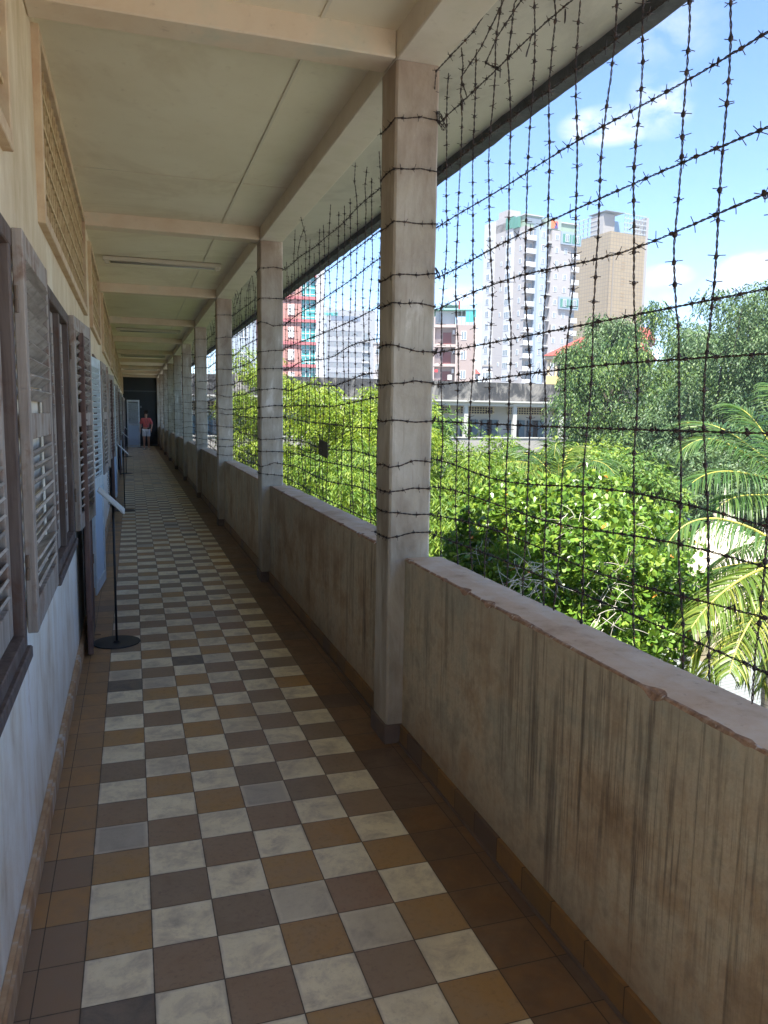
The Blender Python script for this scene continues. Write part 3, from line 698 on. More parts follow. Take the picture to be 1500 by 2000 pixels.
def net(k_, hz, vy, lod, seed, label, y1_skip=False):
    y0, y1 = k_+.222, k_+4.0; rr = random.Random(seed)
    t = empty('barbed_wire_net', (0, 0, 0))
    hs = []
    for i, (za, zb) in enumerate(hz):   # za at the near end, zb at the far end
        n = 26; ys_ = np.linspace(y0-.1, y1+.1, n); u_ = np.linspace(0, 1, n); P = []
        am = rr.uniform(-.020, .020); fr = rr.uniform(1.5, 4); phs = rr.uniform(0, 6)
        rr2 = rr.uniform(-.005, .012 if seed == 3 else .045)
        for y, q in zip(ys_, u_):
            P.append((XN+.006*math.sin(fr*2*y+phs), y, za+(zb-za)*q+am*math.sin(fr*y+phs)-rr2*math.sin(PI*q)))
        P = np.array(P); hs.append(P); ex = []
        if lod < 3:
            for e in (P[1], P[-2]): ex.append(knot(t, (e[0], e[1], e[2]), .016 if lod else .022, seed+i))
            if lod < 2:
                for v in vy:
                    if rr.random() < .3: ex.append(knot(t, (XN+.003, v[0]+.004, np.interp(v[0], P[:, 1], P[:, 2])), .010, seed+i*3, 1.6))
            for (ky, kz, kr) in (big_knots if seed == 3 else []):
                if abs(kz-za) < .06: ex.append(knot(t, (XN+.002, ky, kz), kr, int(ky*100), 4.2 if kr > .04 else 3))
        strand('horizontal_strand', P, t, lod, seed*100+i, extra=ex)
    ztop_h = max(z for z in hz[0])
    for i, v in enumerate(vy):
        top = rr.uniform(3.05, 3.36) if len(v) < 3 else v[2]; bot = .985 if len(v) < 4 else v[3]
        yt, yb_ = v[0], v[1]; n = 22; P = []; f1, f2, p1, p2 = rr.uniform(2, 4), rr.uniform(5, 8), rr.uniform(0, 6), rr.uniform(0, 6)
        for q in np.linspace(0, 1, n):
            z = top+(bot-top)*q; y = yt+(yb_-yt)*q**1.5
            y += .017*math.sin(f1*z+p1)+.006*math.sin(f2*z*2+p2)
            x = XN+.004+.007*math.sin(f2*z+p1)
            if z > ztop_h: e = (z-ztop_h); y += e*rr.uniform(-.2, .2)+e*e*1.2*math.sin(p1); x += e*e*1.0*math.cos(p2)
            P.append((x, y, z))
        strand('vertical_strand', P, t, lod, seed*100+40+i)
    py = k_+4.0 if k_ < 30 else None
    if py and py < YE-1:
        for i, (za, zb) in enumerate(hz):
            wrap(t, py, zb, seed*50+i, min(lod, 2), rr.uniform(-.03, .03))
    tag(t, label, 'barbed wire', 'barbed wire nets between the pillars')
    return t
# nearest bay: measured from the photograph
vn = [(1.39, 1.33), (1.22, 1.15), (1.08, .97), (.90, .80), (.75, .62), (.58, .46), (.42, .33), (.25, .22), (.06, .09), (-.09, -.20), (-.27, -.42), (-.43, -.52), (-.62, -.72), (-.80, -.86), (-1.0, -1.1), (-1.25, -1.3), (-1.5, -1.6), (-1.8, -1.85), (-2.1, -2.15)]
tn = net(-2.55, [(z+random.uniform(-.01, .01), z) for z in HZ], [(a+.02*0, b, 3.40 if a < 1.0 else (3.33 if i % 2 else 3.25)) for i, (a, b) in enumerate(vn)], 0, 3, 'nearest barbed wire net at right, large strands against the blue sky')
# loose strands at its head
strand('loose_strand', [(XN-.02, 1.44, 3.05), (XN-.03, 1.47, 3.17), (XN-.05, 1.40, 3.25), (XN+.01, 1.12, 3.31), (XN+.02, .95, 3.36), (XN+.04, .80, 3.39)], tn, 0, 901)
strand('loose_strand', [(XN-.02, 1.10, 3.03), (XN-.04, 1.13, 3.12), (XN, 1.02, 3.2), (XN+.03, .86, 3.33), (XN+.05, .80, 3.41)], tn, 0, 902)
strand('loose_strand', [(XN, .82, 3.03), (XN-.02, .92, 3.10), (XN+.02, .90, 3.2), (XN+.06, .72, 3.3), (XN+.08, .66, 3.41)], tn, 0, 903)
far_l = [(3.02, 3.05), (2.78, 2.77), (2.60, 2.52), (2.33, 2.28), (2.15, 2.11), (1.93, 1.91), (1.80, 1.75), (1.60, 1.64), (1.43, 1.43), (1.32, 1.30), (1.19, 1.18), (1.03, 1.06)]
v1 = [5.36, 5.24, 5.12, 4.98, 4.81, 4.66, 4.50, 4.32, 4.15, 3.97, 3.80, 3.63, 3.42, 3.23, 3.07, 2.91, 2.74, 2.58, 2.42, 2.24, 2.05, 1.88, 1.74]
net(1.45, far_l, [(y, y+random.uniform(-.09, .05), random.choice([2.95, 3.1, 3.2, 3.3, 3.38])) for y in v1], 0, 5, 'barbed wire net between the first and second pillar, with a dark card hung on it')
for q in range(1, 9):
    y = 1.45+4*q; rr = random.Random(q)
    zz = [(a+rr.uniform(-.03, .03), b+rr.uniform(-.03, .03)) for a, b in far_l]
    vy = [(y+.3+j*.165+rr.uniform(-.04, .04),) for j in range(23)]
    lod = 1 if q == 1 else 2 if q < 4 else 3
    net(y, zz, [(v[0], v[0]+rr.uniform(-.1, .1), rr.choice([2.95, 3.15, 3.25, 3.33, 3.38])) for v in vy], lod, 10+q, 'barbed wire net between the %s and %s pillar from the camera' % (ordn[q], ordn[q+1]))
m = MB(); Tq = Matrix.Translation((1.592, 3.76, 1.405)) @ Matrix.Rotation(R(4), 4, 'X'); m.bbox(-.001, .001, -.145, .145, -.062, .062, .0005, T=Tq)
o = m.build('placard', M['card']); tag(o, 'small blank dark card hung on the wires between the first and second pillar', 'card')

# ------------------------------------------------------------------ outside: ground and courtyard
ZG = -7.2
k = NT('courtyard_concrete', .95); f = k.noise(k.pos(), .35, 7, .65); k.col(k.ramp(f, [(.3, (.20, .19, .175)), (.6, (.26, .25, .23)), (.75, (.17, .165, .15))])); M['ground'] = k.m
mb = MB(); mb.quad((-2500, -2500, ZG), (2500, -2500, ZG), (2500, 2500, ZG), (-2500, 2500, ZG)); struct(mb.build('ground', M['ground']))
M['grass'] = simple('lawn_green', (.07, .12, .03), .95, .2, .4, 1.5, 0)
mb = MB(); mb.quad((14, 14, ZG+.01), (30, 14, ZG+.01), (34, 42, ZG+.01), (14, 42, ZG+.01)); struct(mb.build('lawn', M['grass']))

# ------------------------------------------------------------------ foliage
def leafmat(name, a, b, cc, trans=.35, rough=.5, sat=None):
    k = NT(name, rough, .4); g = k.n('ShaderNodeNewGeometry'); rnd = g.outputs['Random Per Island']
    f = k.noise(k.pos(), .9, 4, .6)
    c = k.ramp(k.m_('ADD', k.m_('MULTIPLY', rnd, .6), k.m_('MULTIPLY', f, .5)), [(.2, a), (.55, b), (.85, cc)]); k.col(c)
    tr = k.n('ShaderNodeBsdfTranslucent'); mx = k.n('ShaderNodeMixShader'); mx.inputs[0].default_value = trans
    k.l(k.mix(1.0, c, (1.0, .95, .45), 'MULTIPLY'), tr.inputs['Color'])
    k.l(k.b.outputs[0], mx.inputs[1]); k.l(tr.outputs[0], mx.inputs[2]); k.l(mx.outputs[0], k.t.nodes['Material Output'].inputs['Surface']); return k.m
L_yel = leafmat('yellow_green_leaf', (.10, .19, .015), (.20, .30, .025), (.32, .38, .04), .40)
L_bam = leafmat('fresh_green_leaf', (.055, .13, .015), (.13, .23, .025), (.26, .34, .04), .36)
L_mid = leafmat('mid_green_leaf', (.06, .13, .025), (.10, .20, .035), (.20, .28, .05), .32)
L_dark = leafmat('dark_green_leaf', (.03, .07, .025), (.07, .14, .045), (.20, .29, .06), .32)
L_dark2 = leafmat('blue_green_leaf', (.05, .095, .045), (.085, .15, .06), (.16, .24, .09), .30)
L_gloss = leafmat('glossy_round_leaf', (.055, .13, .018), (.12, .23, .03), (.25, .35, .05), .30, .32)
L_orange = simple('withered_orange_leaf', (.62, .24, .04), .6, .3, .2, 5, 0)
L_palm = leafmat('palm_leaflet', (.035, .09, .025), (.07, .15, .035), (.14, .21, .05), .35, .4)
L_palmy = leafmat('yellowing_palm_leaflet', (.08, .15, .025), (.15, .23, .04), (.28, .30, .06), .38, .4)
M['rachis'] = simple('palm_midrib', (.46, .42, .08), .5, .4, .2, 4, 0)
M['bark'] = simple('tree_bark', (.16, .13, .10), .95, .2, .35, 5, .6, 30)
M['barkdark'] = simple('dark_bark', (.06, .05, .04), .95, .2, .35, 5, .6, 30)
M['twig'] = simple('pale_bare_twig', (.50, .47, .40), .9, .2, .2, 8, 0)
k = NT('palm_trunk', .9); z = k.sep(k.pos())[2]; q = k.m_('FRACT', k.m_('MULTIPLY', z, 12.0)); c = k.mix(k.ramp(q, [(.0, 0), (.8, .2), (.95, 1)]), (.24, .21, .17), (.09, .08, .065)); k.col(c); k.bump(q, .6, .02); M['palmtrunk'] = k.m
def unit(v): return v/(np.linalg.norm(v, axis=-1, keepdims=True)+1e-9)
def leaf_cloud(P, Dn, L, Wd, k=4, roll=None):
    """one face per leaf: P roots, Dn directions, L lengths, Wd widths"""
    n = len(P); up = rng.normal(size=(n, 3))*.6+np.array([0, 0, 1.0]); s = unit(np.cross(Dn, up)); nn = np.cross(s, Dn)
    L = np.broadcast_to(L, (n,))[:, None]; Wd = np.broadcast_to(Wd, (n,))[:, None]
    if k == 4:
        V = np.stack([P, P+Dn*L*.45+s*Wd*.5-nn*L*.03, P+Dn*L-nn*L*.10, P+Dn*L*.45-s*Wd*.5-nn*L*.03], 1)
    else:
        V = np.stack([P, P+Dn*L*.42+s*Wd*.34, P+Dn*L*.78+s*Wd*.5, P+Dn*L*1.0+s*Wd*.12, P+Dn*L*1.0-s*Wd*.12, P+Dn*L*.78-s*Wd*.5, P+Dn*L*.42-s*Wd*.34], 1)
    return V.reshape(-1, 3)
def clump_centres(c, rad, n, seed, flat=1.0, shell=.35, gap=.3):
    r_ = np.random.default_rng(seed); out = []
    tries = 0
    while len(out) < n:
        tries += 1
        v = r_.normal(size=3); v /= np.linalg.norm(v); q = (r_.random()**shell)
        p = v*q
        if mnoise.noise(Vector(tuple(p*2.3))*1.0+Vector((seed, 0, 0))) < -gap: continue
        w_ = np.array(c)+p*np.array(rad)
        if w_[0] < 2.95 and tries < 20000: continue
        out.append(w_)
    return np.array(out)
def sprays(cc, cr, n_per, leaflets, ll, lw, droop, seed, spray_len, flat=.55, c0=None):
    """feathery sprays on the surface of flattened clumps"""
    r_ = np.random.default_rng(seed); m = len(cc)*n_per
    ci = np.repeat(np.arange(len(cc)), n_per); v = r_.normal(size=(m, 3)); v[:, 2] = v[:, 2]*.9+.25; v = unit(v)
    rr = (r_.random((m, 1))**.45)*np.asarray(cr)[ci][:, None]; P0 = cc[ci]+v*rr*np.array([1, 1, flat])
    d = unit(v*np.array([1, 1, .5])+r_.normal(size=(m, 3))*.45+np.array([0, 0, -droop]))
    side = unit(np.cross(d, np.array([0, 0, 1.0])+r_.normal(size=(m, 3))*.3)); t = np.linspace(.15, 1, leaflets)
    Pl = P0[:, None, :]+d[:, None, :]*t[None, :, None]*spray_len+np.array([0, 0, -1.0])*(t[None, :, None]**2)*spray_len*droop*.5
    sg = np.where(np.arange(leaflets) % 2 == 0, 1.0, -1.0)[None, :, None]
    Dl = unit(d[:, None, :]*.7+side[:, None, :]*sg*.8+np.array([0, 0, -.35*droop-.1])+r_.normal(size=(m, leaflets, 3))*.22)
    Pl = Pl.reshape(-1, 3); Dl = Dl.reshape(-1, 3)
    L = ll*(.7+.6*r_.random(len(Pl))); return leaf_cloud(Pl, Dl, L, lw*(.8+.4*r_.random(len(Pl))))
def limb_tree(base, cc, parent, name, mat, r0, seed, n_limb=14, fork=.45, twigs=0):
    rr = random.Random(seed); mb = MB(); base = np.array(base, float); c = cc.mean(0)
    fk = base+(c-base)*fork; fk[0] += rr.uniform(-.3, .3)*r0*3
    P = [base+(fk-base)*t+np.array([rr.uniform(-1, 1), rr.uniform(-1, 1), 0])*r0*.35*math.sin(t*3) for t in np.linspace(0, 1, 7)]
    mb.tube(P, np.linspace(r0*1.25, r0*.75, 7), 9)
    idx = list(range(len(cc))); rr.shuffle(idx); mids = []
    for i in idx[:n_limb]:
        e = cc[i]; t = np.linspace(0, 1, 7)[:, None]; mid = fk+(e-fk)*.5+np.array([rr.uniform(-.2, .2), rr.uniform(-.2, .2), rr.uniform(-.1, .25)])*np.linalg.norm(e-fk)
        P = (1-t)**2*P[-1] + 2*t*(1-t)*mid+t*t*e if False else (1-t)**2*fk+2*t*(1-t)*mid+t*t*e
        mb.tube(P, np.linspace(r0*.42, r0*.06, 7), 6); mids.append(P[3]); mids.append(P[4])
    for i in idx[n_limb:n_limb+twigs]:
        e = cc[i]; s = mids[rr.randrange(len(mids))]; t = np.linspace(0, 1, 5)[:, None]; mid = (s+e)/2+np.array([rr.uniform(-.1, .1), rr.uniform(-.1, .1), rr.uniform(0, .15)])*np.linalg.norm(e-s)
        mb.tube((1-t)**2*s+2*t*(1-t)*mid+t*t*e, np.linspace(r0*.13, r0*.03, 5), 4)
    return mb.build(name, mat, parent, True)
def feather_tree(label, c, rad, n, cr, n_per, leaflets, ll, lw, droop, sl, mat, bark, seed, cat='tree', group=None, name='tree', gap=.3, flat=.55, shell=.35, r0=.12, twigs=20, base=None):
    cc = clump_centres(c, rad, n, seed, gap=gap, shell=shell); base = (c[0]+.3, c[1]+.4, ZG) if base is None else base
    t = empty(name, tuple(base)); r_ = np.random.default_rng(seed+1); crs = cr*(.6+.8*r_.random(n))
    V = sprays(cc, crs, n_per, leaflets, ll, lw, droop, seed, sl, flat)
    V = V.reshape(-1, 4, 3); V = V[V[:, :, 0].min(1) > 2.45].reshape(-1, 3)      # pruned clear of our own eave
    o = quad_obj('crown', V-np.array(base), len(V)//4, 4, mat, t)
    tr = limb_tree(np.array([0, 0, 0.]), cc-np.array(base), t, 'trunk', bark, r0, seed, 16, twigs=twigs)
    tag(t, label, cat, group); return t
# tall airy yellow-green tree beyond the second bay
c1 = at(668, 925, 21)
feather_tree('airy yellow-green tree with feathery layered leaf sprays beyond the second wire net', c1, (2.7, 4.0, 2.9), 200, .46, 75, 9, .105, .030, .8, .30, L_yel, M['twig'], 21, gap=.12, flat=.5, shell=.45, r0=.13, twigs=90)
c1b = at(486, 800, 27)
feather_tree('small yellow-green tree seen through the third wire net', c1b, (1.2, 2.0, 2.6), 50, .42, 60, 9, .10, .03, .8, .28, L_yel, M['twig'], 22, gap=.1, r0=.07)
c2 = at(890, 1085, 13.5)
feather_tree('dense fresh green bush with narrow drooping leaves just outside the nearest pillar', c2, (2.5, 3.0, 1.75), 170, .45, 85, 8, .13, .022, 1.0, .24, L_bam, M['bark'], 23, gap=.4, flat=.7, r0=.09, name='bush', cat='bush')
c3 = at(680, 1035, 16)
feather_tree('fresh green bush with drooping leaves low beyond the second wire net', c3, (1.9, 3.5, 1.9), 130, .42, 85, 8, .12, .022, 1.0, .22, L_bam, M['bark'], 24, gap=.4, flat=.7, r0=.07, name='bush', cat='bush')
c4 = at(893, 955, 19)
feather_tree('loose light green tree with pale twigs in front of the far school block', c4, (1.6, 2.3, 1.5), 46, .38, 60, 8, .10, .030, .5, .24, L_bam, M['twig'], 25, gap=.15, flat=.6, r0=.10, twigs=50)
for i, (px, py, D, rd, mt, lab) in enumerate([
    (1045, 975, 25, (2.0, 2.2, 1.5), L_mid, 'rounded mid green tree before the far school block, left of the small palm'),
    (1125, 965, 24, (1.6, 2.0, 1.35), L_yel, 'bright yellow-green shrub left of the big dark trees'),
    (965, 985, 28, (2.4, 2.2, 1.7), L_bam, 'bright green tree top just below the far gallery'),
    (1180, 960, 20, (1.5, 1.8, 1.0), L_mid, 'low mid green bush behind the round leaved bush'),
    (790, 950, 24, (3.0, 3.0, 2.2), L_mid, 'mid green tree hidden mostly behind the nearest pillar')]):
    c = at(px, py, D); feather_tree(lab, c, rd, 70, .5, 55, 7, .14, .05, .5, .25, mt, M['bark'], 31+i, gap=.35, flat=.75, r0=.14)
# the big dark trees at right
c = at(1245, 800, 37)
feather_tree('big dark green tree with hanging twigs and dark trunk before the far school block', c, (3.4, 4.2, 4.4), 100, .85, 110, 7, .17, .06, 1.3, .42, L_dark, M['barkdark'], 41, gap=.0, flat=.9, shell=.5, r0=.34, twigs=60)
c = at(1172, 700, 41)
feather_tree('smaller dark green tree reaching over the roof beside the yellow villa', c, (1.6, 2.2, 2.3), 50, .7, 90, 7, .17, .06, 1.2, .4, L_dark2, M['barkdark'], 42, gap=.1, flat=.9, r0=.16, twigs=20)
c = at(1455, 790, 34)
feather_tree('tallest dark green tree at the right edge of the picture', c, (4.4, 4.2, 5.0), 135, .85, 110, 7, .16, .055, 1.1, .40, L_dark2, M['barkdark'], 43, gap=.0, flat=.9, shell=.5, r0=.32, twigs=60)
c = at(1375, 740, 46)
feather_tree('dark green tree between and behind the two biggest trees', c, (3.4, 3.4, 3.6), 70, .9, 90, 7, .19, .07, 1.0, .4, L_dark2, M['barkdark'], 44, gap=.1, flat=.9, r0=.25, twigs=30)
c = at(1290, 915, 34)
feather_tree('low dark green bushes under the biggest dark tree', c, (3.8, 3.2, 1.4), 90, .7, 80, 7, .15, .06, .8, .3, L_dark, M['barkdark'], 45, gap=.3, flat=.8, r0=.12, name='bush', cat='bush')
c = at(1450, 930, 30)
feather_tree('low blue-green bush behind the palm fronds at the right edge', c, (3.0, 3.0, 1.6), 80, .7, 80, 7, .15, .06, .8, .3, L_dark2, M['barkdark'], 46, gap=.3, flat=.8, r0=.12, name='bush', cat='bush')
# bush with round glossy leaves in rosettes, bare pale twigs and withered leaves
def rosette_bush(label, c, rad, n, seed):
    base = np.array([c[0], c[1], ZG]); t = empty('bush', tuple(base)); r_ = np.random.default_rng(seed)
    v = r_.normal(size=(n, 3)); v[:, 2] = v[:, 2]*.8+.15; v = unit(v); q = r_.random((n, 1))**.28
    lump = np.array([1+.30*mnoise.noise(Vector(tuple(a*2.2))+Vector((seed, 0, 0)))+.16*mnoise.noise(Vector(tuple(a*5.5))) for a in v])[:, None]
    P = np.array(c)+v*q*lump*np.array(rad)
    ax = unit(v+r_.normal(size=(n, 3))*.5+np.array([0, 0, .7])); NL = 8
    P8 = np.repeat(P, NL, 0); a8 = np.repeat(ax, NL, 0); th = np.tile(np.arange(NL)*2*PI/NL*1.0, n)+r_.random(n*NL)*.7
    e1 = unit(np.cross(a8, np.array([.3, .2, 1.0]))); e2 = np.cross(a8, e1)
    tilt = np.tile(np.linspace(.15, 1.1, NL), n)[:, None]
    D8 = unit(e1*np.cos(th)[:, None]+e2*np.sin(th)[:, None]+a8*tilt*.9+np.array([0, 0, -.12])); P8 = P8+D8*.008+a8*np.tile(np.linspace(0, .03, NL), n)[:, None]
    L = .058*(.7+.5*r_.random(n*NL)); V = leaf_cloud(P8, D8, L, L*.56, 7)-base; V = V.reshape(-1, 7, 3); kp = V[:, :, 0].min(1)+base[0] > 2.4; V = V[kp].reshape(-1, 3)
    nl = int(kp.sum()); mi = (r_.random(nl) < .005).astype(np.int32)
    quad_obj('crown', V, nl, 7, [L_gloss, L_orange], t, mi)
    mb = MB(); rr = random.Random(seed); cen = np.array(c)-base
    for i in range(26):
        e = P[rr.randrange(n)]-base; s0_ = np.array([cen[0]+rr.uniform(-.1, .1), cen[1]+rr.uniform(-.1, .1), cen[2]-rad[2]*1.2]); tt = np.linspace(0, 1, 6)[:, None]; mid = (s0_+e)/2+np.array([rr.uniform(-.3, .3), rr.uniform(-.3, .3), 0])
        mb.tube((1-tt)**2*s0_+2*tt*(1-tt)*mid+tt*tt*e, np.linspace(.022, .005, 6), 5)
    mb.tube([(0, 0, 0), (.05, 0, 3), (cen[0], cen[1], cen[2]-rad[2]*1.1)], [.12, .09, .06], 8)
    mb.build('trunk', M['bark'], t, True)
    # bare curly twigs
    for g, (px, py, D, cnt) in enumerate([(1120, 1030, 6.2, 26), (1050, 1120, 5.6, 30), (1010, 1150, 5.5, 16), (1195, 1130, 5.9, 22), (950, 1075, 6.3, 14), (1240, 1040, 6.7, 10), (1190, 1200, 5.7, 12)]):
        mb = MB(); o = at(px, py, D)-base
        for i in range(cnt):
            d = np.array([rr.uniform(-1, 1), rr.uniform(-1, 1), rr.uniform(-.9, .7)]); d /= np.linalg.norm(d); P_ = [o+np.array([rr.uniform(-.1, .1), rr.uniform(-.1, .1), rr.uniform(-.12, .12)])]
            w_ = np.array([rr.uniform(-1, 1), rr.uniform(-1, 1), rr.uniform(-1, .2)])
            for s_ in range(8): d = d+w_*.20; d /= np.linalg.norm(d); P_.append(P_[-1]+d*rr.uniform(.02, .04))
            mb.tube(P_, np.linspace(.0024, .0011, 9), 4)
        mb.build('bare_twigs', M['twig'], t, True)
    tag(t, label, 'bush'); return t
rosette_bush('round glossy leaved bush with orange leaves and bare curly twigs just over the parapet', at(1085, 1145, 7.0), (1.12, 1.30, .95), 6500, 51)

# palms
def frond_mesh(P, ll, droop, seed, n=58, wd=.022, dirn=None, tw=0.0):
    rr = np.random.default_rng(seed); P = np.asarray(P, float); d = np.r_[0, np.cumsum(np.linalg.norm(np.diff(P, axis=0), axis=1))]
    from_ = np.linspace(0, d[-1], 40)
    deg = min(3, len(P)-1); co = [np.polyfit(d, P[:, i], deg) for i in range(3)]; Q = np.stack([np.polyval(c_, from_) for c_ in co], 1)
    T, N, B = frames(Q); V, F = tube(Q, np.linspace(.016, .003, 40)*(ll/.5)**.5, 5)
    V = list(map(tuple, V)); F = list(F); I = [0]*len(F)
    up = np.array([0, 0, 1.0])
    for i, q in enumerate(np.linspace(.06, .995, n)):
        s = q*d[-1]; j = min(39, int(q*39)); p = np.array([np.interp(s, from_, Q[:, a]) for a in range(3)]); t = T[j]
        side = np.cross(t, up); side /= np.linalg.norm(side)+1e-9; un = np.cross(side, t)
        prof = math.sin(PI*(.10+.86*q))**.55
        for sg in (-1, 1):
            L = ll*prof*rr.uniform(.82, 1.1); fwd = .45+.55*q+rr.uniform(-.1, .1)
            d0 = side*sg+t*fwd+un*(.25-.2*droop)+rr.normal(size=3)*.06; d0 /= np.linalg.norm(d0)
            pts = [p]; dd = d0.copy()
            for s_ in range(4): dd = dd+np.array([0, 0, -1.0])*droop*(.25+.22*s_)*rr.uniform(.8, 1.2); dd /= np.linalg.norm(dd); pts.append(pts[-1]+dd*L/4)
            wv = np.cross(d0, un+rr.normal(size=3)*.5); wv /= np.linalg.norm(wv)+1e-9
            ws = [.5, 1.0, .9, .6, .08]; b = len(V)
            for pt, w_ in zip(pts, ws): V += [tuple(pt-wv*wd*.5*w_), tuple(pt+wv*wd*.5*w_)]
            for s_ in range(4): F.append((b+2*s_, b+2*s_+1, b+2*s_+3, b+2*s_+2)); I.append(1)
    return V, F, I
def palm(label, top, base, fronds, tr_r, seed, group=None):
    t = empty('palm_tree', tuple(base)); b = np.array(base, float); top = np.array(top, float); tt = np.linspace(0, 1, 30)[:, None]
    bend = np.array([.35, 0, 0]) if seed == 1 else np.array([.1, .1, 0])
    P = b+(top-b)*tt+bend*np.sin(tt*PI)*1.0
    r = tr_r*(1.15-.35*tt[:, 0])+.008*np.cos(np.arange(30)*PI)
    mb = MB(); mb.tube(P-b, r, 14); mb.build('trunk', M['palmtrunk'], t, True)
    for i, (pts, ll, dr, mt) in enumerate(fronds):
        V, F, I = frond_mesh(np.array(pts)-b, ll, dr, seed*40+i, wd=.0145*(ll/.5)**.6, n=84)
        mesh_obj('frond', V, F, [M['rachis'], mt], t, I)
    tag(t, label, 'palm tree', group); return t
def px3(lst): return [at(a, b, c) for a, b, c in lst]
cr = at(1560, 1095, 6.3)
fr = [
 ([cr]+px3([(1497, 1048, 6.3), (1440, 1023, 6.2), (1375, 1012, 6.1), (1338, 1026, 6.0), (1303, 1066, 5.9)]), .42, .9, L_palm),
 ([cr]+px3([(1499, 1107, 6.0), (1450, 1130, 5.8), (1400, 1167, 5.6), (1350, 1227, 5.4)]), .40, .55, L_palmy),
 ([cr]+px3([(1520, 1140, 5.9), (1472, 1202, 5.6), (1445, 1255, 5.4), (1425, 1315, 5.2)]), .36, .45, L_palmy),
 ([cr]+px3([(1490, 1150, 6.4), (1440, 1185, 6.5), (1385, 1242, 6.5), (1332, 1318, 6.4)]), .42, .65, L_palmy),
 ([cr]+px3([(1500, 1095, 6.8), (1450, 1107, 7.0), (1390, 1112, 7.2), (1350, 1130, 7.3), (1312, 1158, 7.3)]), .44, .9, L_palm),
 ([cr]+px3([(1520, 1060, 6.7), (1470, 1065, 7.1), (1420, 1085, 7.4), (1370, 1130, 7.6)]), .42, .9, L_palm),
 ([cr]+px3([(1480, 1140, 6.9), (1420, 1160, 7.2), (1360, 1195, 7.4), (1310, 1250, 7.4)]), .42, .8, L_palm),
 ([cr]+px3([(1590, 1040, 6.6), (1640, 1020, 6.9), (1700, 1060, 7.1)]), .42, .8, L_palm),
 ([cr]+px3([(1600, 1120, 6.0), (1660, 1180, 5.8), (1700, 1260, 5.6)]), .42, .7, L_palm),
 ([cr]+px3([(1510, 1180, 6.6), (1475, 1250, 6.7), (1455, 1330, 6.7)]), .40, .6, L_palm),
 ([cr]+px3([(1495, 1170, 6.1), (1440, 1225, 6.1), (1395, 1290, 6.0), (1370, 1345, 5.9)]), .42, .7, L_palmy),
 ([cr]+px3([(1530, 1200, 6.0), (1505, 1270, 6.0), (1490, 1340, 6.0)]), .38, .5, L_palmy),
 ([cr]+px3([(1500, 1120, 7.2), (1440, 1140, 7.6), (1380, 1180, 7.9), (1330, 1240, 8.0)]), .46, .9, L_palm)]
palm('coconut palm nearest the parapet, yellow-ribbed fronds arching in from the right edge', cr, at(1440, 1560, 5.2)*np.array([1, 1, 0])+np.array([0, 0, ZG]), fr, .15, 1)
cr = at(1545, 930, 12)
fr = [
 ([cr]+px3([(1481, 905, 12), (1431, 868, 11.9), (1399, 859, 11.8), (1356, 863, 11.7), (1327, 884, 11.6)]), .75, .45, L_palm),
 ([cr]+px3([(1473, 881, 12.4), (1436, 849, 12.6), (1400, 834, 12.8), (1360, 827, 13), (1318, 829, 13.1)]), .75, .30, L_palm),
 ([cr]+px3([(1495, 930, 11.5), (1447, 925, 11.2), (1407, 921, 11), (1372, 927, 10.8), (1352, 945, 10.7)]), .75, .5, L_palm),
 ([cr]+px3([(1500, 860, 12.2), (1470, 820, 12.3), (1452, 800, 12.4), (1425, 790, 12.5)]), .7, .4, L_palm),
 ([cr]+px3([(1520, 965, 11.6), (1470, 965, 11.2), (1430, 975, 11), (1400, 995, 10.8)]), .75, .55, L_palm),
 ([cr]+px3([(1560, 830, 12.2), (1540, 780, 12.4), (1500, 750, 12.5)]), .7, .45, L_palm),
 ([cr]+px3([(1600, 900, 12), (1660, 880, 12), (1720, 900, 12)]), .7, .5, L_palm)]
palm('taller coconut palm behind, spiky fronds at the right edge above the white tent', cr, cr*np.array([1, 1, 0])+np.array([.3, .3, ZG]), fr, .17, 2)
cr = at(1090, 965, 17); fr = []
for i, (dx, dz_, dy) in enumerate([(-1.0, .35, 0), (-.75, .95, .3), (-.2, 1.2, -.2), (.45, 1.0, .2), (.9, .45, -.3), (.8, -.1, .4), (-1.1, -.1, -.4), (.2, .5, -1.0), (-.3, .6, 1.0)]):
    e = np.array([dx*1.3, dy*1.3, 0]); fr.append(([cr, cr+e*.4+np.array([0, 0, .45+dz_*.35]), cr+e*.8+np.array([0, 0, .55+dz_*.45]), cr+e*1.2+np.array([0, 0, .35+dz_*.4])], .6, .5, L_palm if i % 3 else L_palmy))
palm('small palm among the bushes in front of the far school block', cr, cr*np.array([1, 1, 0])+np.array([.1, .1, ZG]), fr, .13, 3)

# ------------------------------------------------------------------ the opposite school block
k = NT('blackened_concrete', .95); f = k.noise(k.pos(), .55, 8, .68, .8); f2 = k.noise(k.pos(1, 1, .25), 2.6, 6, .7); c = k.ramp(f, [(.32, (.26, .24, .21)), (.42, (.15, .145, .135)), (.48, (.055, .055, .055)), (.62, (.035, .037, .04)), (.72, (.17, .16, .14))]); c = k.mix(k.ramp(f2, [(.55, 0), (.64, .6)]), c, (.24, .225, .20)); k.col(c); M['oldroof'] = k.m
M['school'] = simple('school_wall_paint', (.42, .42, .39), .9, .2, .10, .8)
M['schoolb'] = simple('school_base', (.28, .27, .25), .9, .2, .3, .9)
M['bluewood'] = simple('blue_grey_shutter', (.10, .16, .19), .7, .3, .15, 3, 0)
M['hole'] = simple('shadowed_hole', (.03, .03, .03), .9)
M['cream'] = simple('cream_blocks', (.50, .44, .30), .9, .2, .1, 3, 0)
t = empty('school_building', (2.6, 47, ZG)); X0, X1 = 0.0, 46.0
z0 = -ZG
m = MB(); m.box(X0, X1, 1.9, 9, 0, z0+2.66); m.build('wall', M['school'], t)
